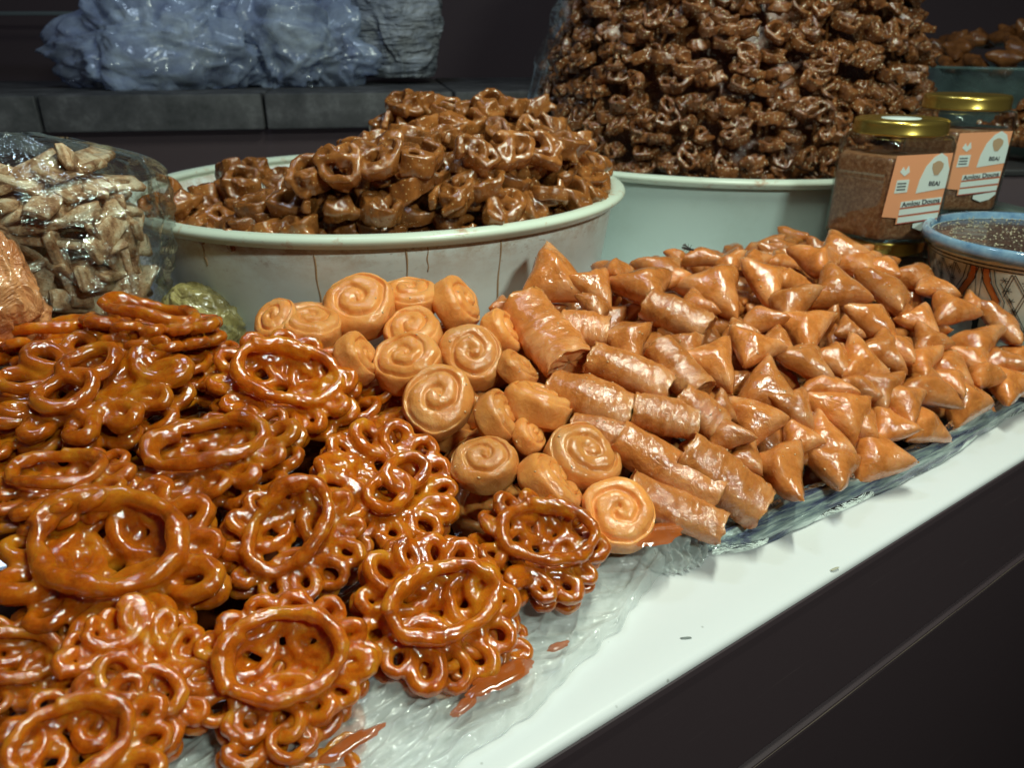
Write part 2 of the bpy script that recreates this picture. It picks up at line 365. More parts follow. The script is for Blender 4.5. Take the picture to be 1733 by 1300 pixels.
# ------------------------------------------------------------------ coiled swirls
def swirl(seed,dia=.047,th=.024):
    r=random.Random(seed); NR,NT_=34,84; Rr=dia/2; turns=r.uniform(1.9,2.6); ex=r.uniform(.86,1.0); ph=r.random()*6; ov=r.uniform(0,.5)
    prof=[]
    vs=[];fs=[]
    nP=NR
    def pt(side,i,j):
        u=i/(nP-1)      # 0 centre .. 1 equator
        t=2*math.pi*j/NT_
        q=u*math.pi/2
        rad=Rr*(1-(1-u)**1.0) if False else Rr*math.sin(q)**.85
        z=th/2*(math.cos(q)**.42 if math.cos(q)>0 else 0)
        rn=rad/Rr
        rs=rn*(1+ov*.5*math.cos(2*(t-ph))*(1-rn))+.05*noise.noise(Vector((rn*3*math.cos(t),rn*3*math.sin(t),seed*3)))
        f=(rs*turns-t/(2*math.pi)+ph)%1.0
        d=min(f,1-f)
        g=math.exp(-(d/(.10+.05*noise.noise(Vector((t,seed,0)))))**2)
        m=sm((1-rn)/.10)*sm(rn/.03)*(1 if rn>.12 else .7)
        z-=g*.0024*m*(1+.5*noise.noise(Vector((math.cos(t),math.sin(t),rn*3+seed)))); z+=.0010*math.cos((f-.5)*math.pi)*m
        return Vector((rad*math.cos(t)*ex,rad*math.sin(t)/ex**.5,side*z))
    rings=[]
    for i in range(nP): rings.append([pt(1,i,j) for j in range(NT_)])
    for i in range(nP-2,-1,-1): rings.append([pt(-1,i,j) for j in range(NT_)])
    off=Vector((seed,seed*2.3,0))
    for ring in rings:
        for v in ring:
            v+=v.normalized()*(.0020*noise.noise(v*70+off)+.0004*noise.noise(v*260+off)); vs.append(v)
    for i in range(len(rings)-1):
        for j in range(NT_): fs.append((i*NT_+j,i*NT_+(j+1)%NT_,(i+1)*NT_+(j+1)%NT_,(i+1)*NT_+j))
    me=mesh(vs,fs); bm=bmesh.new(); bm.from_mesh(me); bmesh.ops.remove_doubles(bm,verts=bm.verts,dist=.0002); bmesh.ops.recalc_face_normals(bm,faces=bm.faces); bm.to_mesh(me); bm.free()
    me.polygons.foreach_set('use_smooth',[True]*len(me.polygons)); return me
SW=[swirl(i+1) for i in range(7)]
sw=[(608,521,124,92,.84,0,0,'largest pale coil at the top left of the coil pile, its spiral facing up'),
(693,506,98,90,.55,1,50,'pale coil at the very top, second from the left behind the largest one'),
(772,516,102,32,.36,2,0,'pale coil standing on edge at the top right of the coil pile'),
(470,545,84,115,.78,3,0,'leftmost pale coil leaning at the white basin'),
(527,556,106,82,.58,4,40,'pale coil with a shaded underside between the leftmost and the largest coils'),
(604,607,92,28,.25,5,0,'pale coil on its edge just below the largest coil'),
(700,567,108,98,.68,6,0,'flat pale coil in the middle of the pile under the top row'),
(690,615,116,102,.76,1,90,'pale coil with a blurred spiral left of the round centre coil'),
(798,605,114,80,.90,2,30,'round pale coil with a clear tight spiral at the right of the pile'),
(742,682,130,84,.85,3,160,'plump pale coil with an elongated spiral at the front of the upper group'),
(850,562,84,30,.38,0,0,'pale coil on edge beside the big folded roll'),
(874,627,78,50,.3,5,0,'half hidden pale coil leaning against the tight spiral one'),
(842,708,104,33,.28,6,0,'pale coil on edge right beside the plump one with the elongated spiral'),
(910,688,126,72,.16,4,20,'long pale coil seen from its edge below the rolls, with a bumpy rim'),
(820,787,112,100,.70,2,100,'pale coil with a dented face sitting directly above the broken rosette'),
(986,776,130,66,.74,5,80,'oval pale coil with bold ridges between the rolls and the lowest coils'),
(930,824,122,44,.22,1,0,'smooth pale coil lying on edge between the dented one and the lowest one'),
(1045,873,128,84,.86,0,200,'lowest pale coil with a crisp spiral at the corner of the plastic sheet'),
(893,738,70,40,.4,3,0,'small piece of pale coil hidden behind the one on edge in the middle')]
for px,py,d,phi,k,v,sp,lab in sw:
    p,D=hit(px,py,.012); sc=d*D/FP/.047
    put('coiled_pastry',SW[v],M_swirl,p,basis(camvec(phi,k),sp),sc,lab,'coiled pastry','pale coiled pastries between the two trays')
# ------------------------------------------------------------------ rolls
def roll(seed,L=.07,W=.028):
    r=random.Random(seed); n=44; m=40; rings=[]; fl=r.uniform(.62,.8); ph=r.random()*6; bend=r.uniform(-.1,.1); off=Vector((seed*5,seed,2))
    def ring(x,k,spi=0):
        out=[]
        for j in range(m):
            t=2*math.pi*j/m; y=math.cos(t);z=math.sin(t)
            y=math.copysign(abs(y)**.85,y);z=math.copysign(abs(z)**.9,z)
            lap=1+.07*((j/m+.1)%1)-.035
            wv=1+.05*noise.noise(Vector((x*40,seed,1)))+.04*math.sin(2*t+x*30)
            p=Vector((x,y*W/2*k*wv*lap,z*W/2*fl*k*wv*lap+bend*(x*x/L)*2))
            e=abs(x)/(L/2)
            p+=Vector((0,y,z))*(.0010*noise.noise(p*80+off)+.0005*noise.noise(p*220+off)*(1+2*max(0,e-.7)*3))
            if spi: p.x+=spi*.003*noise.noise(Vector((y*2,z*2,seed)))
            out.append(p)
        return out
    seq=[(-.44,.02),(-.455,.3),(-.46,.5),(-.455,.62),(-.47,.7),(-.462,.78),(-.495,.88),(-.5,.95)]
    for x,k in seq: rings.append(ring(x*L,k,1))
    for i in range(n+1):
        x=-.488+.976*i/n; k=.98+.10*math.cos(x*math.pi)**1 -.06; rings.append(ring(x*L,k))
    for x,k in seq[::-1]: rings.append(ring(-x*L,k,1))
    vs=[v for q in rings for v in q]; fs=[]
    for i in range(len(rings)-1):
        for j in range(m): fs.append((i*m+j,i*m+(j+1)%m,(i+1)*m+(j+1)%m,(i+1)*m+j))
    return fixn(mesh(vs,fs))
RO=[roll(i+1) for i in range(6)]
ro=[((885,520),(968,622),84,'big wrinkled roll slanting down from the top left of the rolls, under the tall triangle'),
((930,655),(1072,702),74,'thick folded roll with a torn open end beside the long edge-on coil'),
((1000,602),(1136,658),62,'slim glossy roll above the thick one with the torn end'),
((1070,690),(1180,716),62,'short roll with a flattened oval end in the centre of the rolls'),
((1045,742),(1215,842),66,'long straight roll with a bright glazed stripe above the lowest roll'),
((1155,762),(1288,862),80,'wide roll touching the front of the tray, next to the first triangles'),
((1062,826),(1220,896),62,'lowest roll in the shade at the tray corner with a curled end'),
((968,716),(1085,752),50,'half buried roll behind the oval coil'),
((1150,668),(1225,728),58,'roll with a strongly mirrored glaze behind the short oval-ended one'),
((948,548),(1030,562),58,'small roll wedged behind the big wrinkled roll'),
((1112,590),(1186,668),60,'rounded roll bending down in front of the small triangles'),
((1095,512),(1200,560),56,'spindle shaped roll lying across the triangles at the upper middle')]
for i,(p0,p1,wd,lab) in enumerate(ro):
    A,Da=hit(*p0,.012);B,Db=hit(*p1,.010); c=(A+B)/2; X=(B-A); Ln=X.length; X.normalize()
    N=camvec(90,.75); N=(N-X*N.dot(X)).normalized(); Y=N.cross(X)
    M=Matrix((X,Y,N)).transposed().to_4x4()
    s=1.1*wd*(Da+Db)/2/FP/.028
    o=link('pastry_roll',RO[i%6],M_tri); o.matrix_world=Matrix.Translation(c)@M@Matrix.Diagonal((Ln/.070,s,s*1.1,1))
    tag(o,lab,'pastry roll','rolled pastries at the left end of the tray')
# ------------------------------------------------------------------ triangles
def edgeb(a):  # front edge of the foil tray in the counter frame
    k=max(0,(.335-a)/.055); return .226+.03*k*k+.004*math.sin(a*23)
def tri(seed,S_=.046,n=18):
    r=random.Random(seed); T=r.uniform(.0090,.0125); off=Vector((seed*2,seed,7)); vs=[];fs=[]
    ang=[R(90+120*i+r.uniform(-12,12)) for i in range(3)]; rad=[S_*.6*r.uniform(.86,1.12) for _ in range(3)]
    C=[Vector((rad[i]*math.cos(ang[i]),rad[i]*math.sin(ang[i]),0)) for i in range(3)]
    cz=[r.uniform(-.006,.008) for _ in range(3)]; fold=r.uniform(0,.0030); fa=r.randrange(3)
    def P(i,j,side):
        a=i/n;b=j/n;c=1-a-b; p=C[0]*a+C[1]*b+C[2]*c
        h=max(0,27*a*b*c)
        e=max(0,min(a,b,c))
        puff=T*(.45*h**.40+.55*(3*e)**.75*(1.12-.12*e*3))
        # edges bowed in a little, corners pinched
        mid=Vector((0,0,0)); k=(1-.10*max(0,max(a,b,c)-.75)/.25)*(1-.09*(1-h)*(4*(a*b+b*c+c*a)-1 if False else (1-max(a,b,c))))
        q=p*k
        z=side*puff*(1 if side>0 else .72)+cz[0]*a*a*1.5+cz[1]*b*b*1.5+cz[2]*c*c*1.5
        w=(a,b,c)[fa]; 
        if side>0: z+=fold*math.exp(-((w-.33)/.07)**2)*min(1,h*2)
        q=Vector((q.x,q.y,z))
        qf=C[0]*a+C[1]*b+C[2]*c
        nn=noise.noise(q*75+off)*.0022+noise.noise(q*190+off)*.0009
        q.z+=side*nn*min(1,e*8)
        q.x+=.0022*noise.noise(qf*60+off*2); q.y+=.0022*noise.noise(qf*60+off*3)
        return q
    for side in (1,-1):
        idx={}
        for i in range(n+1):
            for j in range(n+1-i):
                idx[i,j]=len(vs); q=P(i,j,side); 
                edge=(i==0 or j==0 or i+j==n)
                q.z+=side*.0009*(not edge)
                vs.append(q)
        for i in range(n):
            for j in range(n-i):
                f=(idx[i,j],idx[i+1,j],idx[i,j+1]); fs.append(f if side>0 else f[::-1])
                if i+j<n-1:
                    f=(idx[i+1,j],idx[i+1,j+1],idx[i,j+1]); fs.append(f if side>0 else f[::-1])
    me=mesh(vs,fs); bm=bmesh.new(); bm.from_mesh(me); bmesh.ops.remove_doubles(bm,verts=bm.verts,dist=.00025); bmesh.ops.recalc_face_normals(bm,faces=bm.faces)
    bmesh.ops.smooth_vert(bm,verts=bm.verts,factor=.5,use_axis_x=True,use_axis_y=True,use_axis_z=True)
    bm.to_mesh(me); bm.free(); me.polygons.foreach_set('use_smooth',[True]*len(me.polygons)); return me
TR=[tri(i+3) for i in range(12)]
# px,py,size px,corner angle,phi,k
tris=[(938,478,140,100,100,.75),(1003,486,92,60,70,.7),(1040,467,82,150,95,.45),(1088,497,118,-75,95,.75),(1120,457,98,175,90,.6),(1147,436,52,140,80,.6),(1183,438,72,85,95,.9),
(1212,492,122,-60,80,.8),(1292,483,112,-95,80,.85),(1238,452,70,30,90,.6),(1278,442,74,150,90,.5),(1318,443,56,90,90,.6),(1335,478,88,200,90,.5),(1418,428,98,100,90,.65),(1384,450,100,140,95,.7),
(1415,492,104,95,100,.85),(1457,447,92,20,90,.6),(1492,457,92,170,90,.55),(1497,497,118,0,90,.7),(1552,468,86,50,80,.75),(1578,492,80,-20,80,.7),(1345,522,108,20,90,.6),(1288,543,98,200,90,.55),
(1362,563,112,150,95,.65),(1480,548,118,170,95,.6),(1553,545,80,60,80,.8),(1572,582,80,100,85,.9),(1606,528,86,110,85,.75),(1645,513,56,95,90,.85),(1652,583,104,160,80,.7),(1690,552,96,-15,70,.6),
(1062,583,96,-80,95,.8),(1207,622,118,-65,95,.85),(1272,592,108,130,95,.7),(1312,582,88,-40,90,.65),(1362,612,116,-60,70,.75),(1408,612,92,30,90,.6),(1450,618,112,110,85,.8),(1486,600,92,-50,80,.7),(1518,600,92,10,85,.6),
(1296,655,128,85,100,.8),(1395,655,90,90,90,.8),(1556,618,98,160,90,.65),(1604,622,96,60,80,.75),(1645,612,88,20,80,.7),(1686,622,96,-20,75,.7),(1722,608,88,120,80,.7),(1722,652,94,60,80,.8),
(1281,716,120,140,95,.82),(1217,690,66,95,90,.9),(1320,797,132,170,100,.82),(1402,797,112,-100,80,.85),(1392,745,122,95,95,.8),(1418,698,126,-95,95,.85),(1447,655,84,75,90,.8),(1478,768,122,115,90,.85),
(1500,722,100,100,85,.85),(1515,682,112,150,95,.8),(1556,722,120,100,80,.85),(1560,662,118,70,90,.8),(1632,682,118,130,75,.85),(1692,652,108,150,80,.8),(1658,640,92,110,80,.75),(1232,738,86,100,90,.8),(1262,775,86,60,90,.8),
(1145,470,60,0,90,.6),(1180,520,80,200,90,.6),(1010,520,70,10,90,.5),(850,520,58,95,60,.6),(1435,560,60,80,90,.8),(1525,525,66,120,90,.6),(1245,565,70,80,80,.7),(1160,585,74,10,90,.7),(1340,690,96,60,90,.7),
(1480,660,96,-100,90,.8),(1600,655,86,-80,90,.8),(1350,740,90,120,90,.75),(1450,720,92,-60,90,.75)]
ord_=['first','second','third','fourth','fifth','sixth','seventh','eighth','ninth','tenth','eleventh','twelfth','thirteenth','fourteenth','fifteenth','sixteenth','seventeenth','eighteenth','nineteenth','twentieth']
rows=[('in the bottom row along the tray edge',.262),('in the second row up from the edge',.295),('in the third row up from the edge',.335),('in the middle row of the heap',.385),('in the row just below the top',.44),('in the top row at the back',9)]
special={(938,478):'tall triangle pastry with a sharp peak, topmost above the big wrinkled roll',(850,520):'small upright triangle pastry between the pale coils and the big wrinkled roll',
(1292,483):'triangle pastry pointing straight down with a bright glazed ridge, below the fly',(1183,438):'pointed triangle pastry standing up just right of the fly',(1645,513):'thin peaked triangle pastry in front of the painted bowl lattice',
(1690,552):'long pastry resting at the foot of the painted bowl',(1478,768):'front triangle pastry on the tray edge with a mirror bright left face',(1320,797):'front pastry with a wide curved top and dark gap beneath, first along the tray edge'}
pts=[]
for q in tris:
    p,D=hit(q[0],q[1],.010); pts.append((q,p,D,toab(p)))
rowof={}
for q,p,D,(a,b) in pts:
    if q[:2] in special: continue
    for ri,(nm,lim) in enumerate(rows):
        if b<lim: rowof.setdefault(ri,[]).append((a,q)); break
labs={}
for ri,lst in rowof.items():
    lst.sort(key=lambda t:t[0])
    for i,(a,q) in enumerate(lst): labs[q[:2]]='triangle pastry, %s from the rolls %s'%(ord_[min(i,19)],rows[ri][0])
rr=random.Random(21)
for i,(q,p,D,ab) in enumerate(pts):
    px,py,d,al,phi,k=q
    sc=d*D/FP/.047*1.16
    N=camvec(phi+rr.uniform(-25,25),k*rr.uniform(.82,1.0))
    put('triangle_pastry',TR[i%12],M_tri,p,basis(N,al-90),sc,special.get((px,py)) or labs[px,py],'triangle pastry','glazed triangle pastries heaped on the foil tray')
SBX,SBY=-.128,.775
und=[]
for layer in range(2):
    for i in range(24):
        for j in range(15):
            a=.255+i*.026+rr.uniform(-.007,.007); b=.252+j*.026+rr.uniform(-.007,.007); w=AB(a,b)
            if b>.50 or b<edgeb(a)+.018 or a<.285 or (w-Vector((-.14,.775,0))).length<.27 or (w-Vector((.449,.664,0))).length<.105 or (w-Vector((.371,.775,0))).length<.075: continue
            z=heap(a,b)-.013-.022*layer-max(0,b-.38)*.12
            if z<.006: continue
            und.append((TR[rr.randrange(12)],Matrix.Translation(AB(a,b,z))@Matrix.Rotation(rr.random()*6,4,'Z')@Matrix.Rotation(rr.uniform(.1,1.1),4,'X')@Matrix.Rotation(rr.random()*6,4,'Z')))
lc=[]
for i in range(5):
    for j in range(6):
        a=.175+i*.034+rr.uniform(-.008,.008); b=.315+j*.036+rr.uniform(-.008,.008); w=AB(a,b)
        if b>.53 or (w-Vector((SBX,SBY,0))).length<.262 or a<.17+.02*(.5-b)/.2: continue
        lc.append((SW[rr.randrange(7)],Matrix.Translation(AB(a,b,heap(a,b)-.024))@Matrix.Rotation(rr.random()*6,4,'Z')@Matrix.Rotation(rr.uniform(0,.9),4,'X')))
tag(joined('coil_layers',lc,M_swirl),'pale coiled pastries half hidden beneath the top coils','pastries',None,'stuff')
tag(joined('pastry_layers',und,M_tri),'lower layers of glazed pastries packed beneath the top ones','pastries',None,'stuff')
# ------------------------------------------------------------------ trays, film, syrup
def tray_fn(u,v):
    a=.272+u*.75; e=edgeb(a)
    # v: 0 bottom outside -> lip -> inside floor
    pr=[(-.005,.0006),(-.005,.007),(-.003,.012),(.001,.0165),(.008,.0150),(.016,.009),(.026,.0045),(.06,.004),(.3,.004)]
    x=v*(len(pr)-1); i=min(int(x),len(pr)-2); f=x-i
    bo=pr[i][0]*(1-f)+pr[i+1][0]*f; z=pr[i][1]*(1-f)+pr[i+1][1]*f
    w=noise.noise(Vector((a*18,v*3,1)))*.0035+noise.noise(Vector((a*60,v*9,4)))*.0016
    k=1 if v<.75 else 0
    return AB(a,e+bo+w*.8*k,max(.0006,z+w*k))
t=NT('film wrapped foil'); vec=t.mapping((5,60,60),rot=(0,0,-AE)); n=t.noise(3,5,.65,vec,.5)
c=t.ramp(n,[(.34,(.02,.025,.04)),(.44,(.08,.10,.18)),(.54,(.26,.33,.32)),(.66,(.60,.70,.66))])  # pale and dark streaks paint the film's reflections into the colour
nb=t.bump(n,.8,.003); nb=t.bump(t.noise(150,4,.7),.4,.001,nb)
t.set(Base_Color=c,Roughness=.16,Metallic=.35,Normal=nb,Coat_Weight=.8,Coat_Roughness=.05); M_foil=t.m
tray=empty('foil_tray',AB(.6,.35,0),'dark foil tray wrapped in cling film under the triangle pastries','tray')
o=link('tray_body',strip(tray_fn,360,50),M_foil); o.parent=tray; o.matrix_parent_inverse=Matrix.Translation(-tray.location)
def wrap_fn(u,v):
    a=.30+u*.72; e=edgeb(a); w=noise.noise(Vector((a*14,v*2,9)))
    wd=.011+.004*w
    b=e+.006-v*wd; z=.0165*(1-v)**.6+.0012+.003*abs(noise.noise(Vector((a*45,v*5,2))))*(1-v)+.0022*math.sin(v*9+a*40)*v*(1-v)*2
    return AB(a,b,max(.001,z))
o=link('cling_film',strip(wrap_fn,300,22),clearfilm('clear film over tray',.9,.12,28,.9,.004,.16)); o.parent=tray; o.matrix_parent_inverse=Matrix.Translation(-tray.location)
# plastic sheet under the rosettes
M_sheet=film('crumpled milky film',(.86,.91,.88),.30,.06,.55,34,(1,1,1),.0,dark=(.84,.90,.87))
def sheetedge(a):
    e=.196+.028*sm((a-.10)/.16)+.020*sm((a-.2)/.1)
    return e+.004*noise.noise(Vector((a*30,0,0)))+.003*noise.noise(Vector((a*90,1,0)))
def rid(x,y,z): return 1-abs(noise.noise(Vector((x,y,z))))*2
def sheet_fn(u,v):
    a=-.15+u*.475; e=sheetedge(a); b=e+v*(.075-.02*u)
    q=b-.02*math.sin(a*14)
    fold=max(0,rid(a*10,q*75,3))**2*.0030+max(0,rid(a*22+b*15,q*190,7))**2*.0010+max(0,rid(a*45-b*60,b*60,11))**4*.0022
    base=.004+.010*sm(v*1.6)+.004*math.exp(-(v/.10)**2)
    base+=.010*sm((a-.23)/.05)*math.exp(-((v-.35)/.3)**2)
    if v<.02: base=.0012; fold*=.2
    return AB(a,b,max(.001,base+fold*(.3+.7*min(1,v*6))))
sheet=tag(link('plastic_sheet',strip(sheet_fn,520,90),M_sheet),'crumpled milky plastic sheet spread on the white counter under the rosettes','plastic sheet')
# milky rolled hem and corner bunch
def bunch_fn(u,v):
    a=.262+u*.052; t_=v*math.pi; r0=.013*(math.sin(u*math.pi)**.5)+.004; cc=.246+.012*u
    r1=r0*(1+.35*rid(u*10+v*4,v*6,2)*.45+.25*noise.noise(Vector((u*20,v*14,5))))
    return AB(a,cc+.006-math.cos(t_)*r1*1.3,max(.0012,math.sin(t_)*r1*1.25+.0014))
o=link('gathered_corner',strip(bunch_fn,110,60),M_sheet); o.parent=sheet
M_syrup=NT('spilled syrup'); M_syrup.set(Base_Color=M_syrup.mix(M_syrup.noise(90,4,.6),(.52,.12,.015),(.30,.06,.01)),Roughness=.12,Coat_Weight=1.0,Alpha=.82); M_syrup=M_syrup.m
def puddle(px,py,lx,ly,ang,z,label,seed):
    d=ray(px,py); tt=(z-CH)/d.z; c=Vector((0,0,CH))+d*tt; r=random.Random(seed); n=40; vs=[c+Vector((0,0,.0012))];fs=[]
    for k,(f,h) in enumerate(((.55,.0012),(.85,.0009),(1,.0),)):
        for i in range(n):
            t_=2*math.pi*i/n; q=f*(1+.35*noise.noise(Vector((math.cos(t_)*1.5,math.sin(t_)*1.5,seed)))+.15*noise.noise(Vector((math.cos(t_)*5,math.sin(t_)*5,seed))))
            x=lx*q*math.cos(t_);y=ly*q*math.sin(t_); vs.append(c+Vector((x*math.cos(ang)-y*math.sin(ang),x*math.sin(ang)+y*math.cos(ang),h)))
    for i in range(n): fs.append((0,1+i,1+(i+1)%n))
    for k in range(2):
        for i in range(n): fs.append((1+k*n+i,1+(k+1)*n+i,1+(k+1)*n+(i+1)%n,1+k*n+(i+1)%n))
    tag(link('syrup_spill',fixn(mesh(vs,fs)),M_syrup),label,'syrup spill','orange syrup spilled on the plastic')
puddle(850,1145,.018,.006,.6,.016,'orange syrup spill on the plastic just under the bright ringed rosette',1)
puddle(945,1095,.006,.0022,.5,.013,'small thin orange syrup streak right of the bright ringed rosette',2)
puddle(785,1195,.008,.0028,.9,.015,'narrow orange syrup drop below the bright ringed rosette',3)
puddle(590,1262,.014,.004,.7,.014,'orange syrup streak at the bottom of the plastic sheet by the lowest rosette',4)
puddle(1110,905,.016,.009,.5,.030,'orange syrup stain on the gathered corner of the plastic below the lowest coil',5)
# caught syrup crust under the film, and smudges
def smudge(px,py,lx,ly,ang,col,label,name='grey_smudge'):
    d=ray(px,py); tt=(.0004-CH)/d.z; c=Vector((0,0,CH))+d*tt; n=20; vs=[c+Vector((0,0,.0005))];fs=[]
    for i in range(n):
        t_=2*math.pi*i/n;q=1+.4*math.sin(2*t_+.8)*.7; x=lx*q*math.cos(t_);y=ly*q*math.sin(t_); vs.append(c+Vector((x*math.cos(ang)-y*math.sin(ang),x*math.sin(ang)+y*math.cos(ang),0)))
    for i in range(n): fs.append((0,1+i,1+(i+1)%n))
    tag(link(name,mesh(vs,fs),plain(name,col,.5)),label,'smudge')
smudge(1161,1080,.0024,.0009,0,(.16,.18,.17),'tiny grey smudge on the white counter right of the plastic sheet')
smudge(1413,963,.0028,.001,.4,(.42,.40,.30),'faint tan stain on the white counter below the foil tray','tan_stain')
# ------------------------------------------------------------------ knotted honey cookies
def cookie(seed,lite_=False):
    r=random.Random(seed); vs=[];fs=[]
    def band(path,wd,th):
        base=len(vs); n=len(path)
        for i,(p,tw) in enumerate(path):
            a=path[max(0,i-1)][0]; b=path[min(n-1,i+1)][0]; t=(b-a).normalized(); up=Vector((math.sin(tw),math.sin(tw*.7)*.5,math.cos(tw))).normalized(); sd=t.cross(up).normalized(); up=sd.cross(t)
            ww=wd*(.55+.45*math.sin(math.pi*(i+.6)/(n+.2))); 
            for sx,sz in ((-1,-1),(1,-1),(1.3,0),(1,1),(-1,1),(-1.3,0)): vs.append(p+sd*(sx*th/2)+up*(sz*ww/2))
        for i in range(n-1):
            for k in range(6): fs.append((base+i*6+k,base+i*6+(k+1)%6,base+(i+1)*6+(k+1)%6,base+(i+1)*6+k))
        fs.append(tuple(base+k for k in range(6))[::-1]); fs.append(tuple(base+(n-1)*6+k for k in range(6)))
    o=r.random()*6; tr=r.uniform(1.05,1.45); pth=[]
    for i in range(30):
        u=i/29; th=o+u*tr*2*math.pi; rad=.0030+.0118*u+.0010*math.sin(5*th); pth.append((Vector((rad*math.cos(th)*1.15,rad*math.sin(th)*.8,.002*math.sin(th*1.3)+.003*u)),.35*math.sin(th+o)))
    band(pth,.0130,.0040)
    pth=[]
    for i in range(16):
        u=i/15-.5; pth.append((Vector((u*.028,.008*math.sin(u*7+o),.001+.004*math.cos(u*5))),.4+.8*u))
    band(pth,.0070,.0036)
    return remeshed(mesh(vs,fs),.0010,3,.0008,170,seed)
CO=[cookie(40+i) for i in range(10)]
LCO=[lite(m,.7) for m in CO]
COD=[m.copy() for m in CO]
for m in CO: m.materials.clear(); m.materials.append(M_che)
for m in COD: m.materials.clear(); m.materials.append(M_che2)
M_drip=plain('dried syrup',(.50,.32,.18),.3)
def basin(name,label,cx,cy,Rr,h,rb,mat,group=None):
    e=empty(name,(cx,cy,0),label,'basin',group)
    w_=.003; out=[(0.0,.003),(rb-.006,.003),(rb,.007),(rb+.004,.014)]
    k=10
    for i in range(1,k+1): u=i/k; out.append((rb+.004+(Rr-.010-rb-.004)*(u**.85),.014+(h-.010-.014)*u))
    inner=[(r-w_,z+.002) for r,z in out[::-1]][:-1]+[(0.0,.0065)]
    link('basin_wall',lathe(out+inner,128),mat,e)
    rim=[]
    for i in range(13): t_=math.pi*(1.25-1.55*i/12)+.2; rim.append((Rr-.006+.0075*math.cos(t_),h-.004+.0045*math.sin(t_)))
    rim=[(Rr-.012,h-.010)]+rim+[(Rr-.004,h-.010)]
    link('basin_rim',lathe(rim,128),M_rim,e)
    return e
SB=(-.128,.775,.236,.143)
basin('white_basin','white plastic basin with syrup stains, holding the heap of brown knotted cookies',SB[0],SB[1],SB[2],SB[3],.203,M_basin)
def wallR(z):
    u=max(0,min(1,(z-.014)/(SB[3]-.024))); return .207+(SB[2]-.010-.207)*u**.85
wb_=[o for o in bpy.data.objects if o.name.startswith('white_basin')][0]
for an,z0,z1,w_ in ((-94,.128,.084,.0008),(-77,.130,.070,.0010),(-73,.131,.112,.0007),(-58,.130,.066,.0010),(-118,.128,.112,.0007)):
    pth=[Vector(((wallR(z0+(z1-z0)*i/14)+.0003)*math.cos(R(an+.12*math.sin(i*.7))),(wallR(z0+(z1-z0)*i/14)+.0003)*math.sin(R(an+.12*math.sin(i*.7))),z0+(z1-z0)*i/14)) for i in range(15)]
    v_,f_=tube(pth,lambda u:w_*(.45+.35*abs(math.sin(u*5+an))+.5*max(0,u-.8)),6); link('syrup_drip',mesh(v_,f_),M_drip,wb_)
BB=(.300,1.165,.320,.132)
basin('pale_basin','large pale green basin behind, carrying the tall cone of dark cookies',BB[0],BB[1],BB[2],BB[3],.278,M_basin2)
def small_h(x,y):
    dx=x-SB[0];dy=y-SB[1];r=math.hypot(dx,dy)/.220
    if r>=1: return 0
    f=.06+.94*sm((dx+.075)/.085); base=SB[3]-.012
    g=(1-r**4.5)**.62
    base-=.055*(1-sm((dx+.19)/.06)); base-=.05*(1-sm((dx+.03)/.05))*sm((dy+.09)/.06)
    h=.050*f*g+.012*sm((dx+.2)/.05)*(1-r*r)
    h+=.020*math.exp(-((dx-.046)**2+(dy+.0)**2)/.0008)+.026*math.exp(-((dx-.13)**2+(dy)**2)/.0035)+.034*math.exp(-((dx+.115)**2+(dy+.08)**2)/.0006)
    return base+h
cand=[]; rr=random.Random(77)
def nrm(fn,x,y,e=.006):
    n=Vector((fn(x-e,y)-fn(x+e,y),fn(x,y-e)-fn(x,y+e),2*e)); return n.normalized()
def dart(sampler,dmin,tries):
    out=[]
    for _ in range(tries):
        p=sampler()
        if p is None: continue
        if all((p[0]-q[0]).length_squared>dmin*dmin for q in out): out.append(p)
    return out
def samp():
    x=SB[0]+rr.uniform(-.22,.22); y=SB[1]+rr.uniform(-.22,.19)
    r=math.hypot(x-SB[0],y-SB[1])
    if r>.215: return None
    # random height slice to catch the steep sides as well
    z=small_h(x,y); n=nrm(small_h,x,y)
    return (Vector((x,y,z)),n)
sp=dart(samp,.0285,9000)
def inb(p,m):
    u=max(0,min(1,(p.z-.014)/(SB[3]-.024))); R_=.207+(SB[2]-.010-.207)*u**.85
    return math.hypot(p.x-SB[0],p.y-SB[1])<R_-m
sp=[t for t in sp if inb(t[0],.022 if t[0].z<SB[3]-.01 else .012)]
# side wall rows just inside the rim
for k in range(64):
    t_=math.pi*(1.02+.98*k/63); f=.06+.94*sm((.215*math.cos(t_)+.075)/.085)
    for j in range(3):
        z=SB[3]+.003+j*.021*f
        if (j and f<.4) or math.cos(t_)<-.82: continue
        if rr.random()<.45: continue
        p=Vector((SB[0]+(.208-j*.006)*math.cos(t_),SB[1]+(.208-j*.006)*math.sin(t_),z))
        if all((p-q[0]).length>.021 for q in sp): sp.append((p,Vector((math.cos(t_),math.sin(t_),.5)).normalized()))
def cookM(p,n,sc):
    q=Vector((0,0,1)).lerp(n,rr.uniform(.1,.9)).normalized(); X=Vector((rr.uniform(-1,1),rr.uniform(-.6,.6),rr.uniform(-.4,.4))); X=(X-q*X.dot(q)).normalized()
    return Matrix.Translation(p)@Matrix((X,q.cross(X),q)).transposed().to_4x4()@Matrix.Rotation(rr.uniform(-.5,.5),4,'X')@Matrix.Scale(sc,4)
sp.sort(key=lambda t:t[0].length)
nsm=0; g1='brown knotted cookies heaped in the white basin'
top=max(sp,key=lambda t:t[0].z-abs(t[0].x+.11)*.3)
items=[]
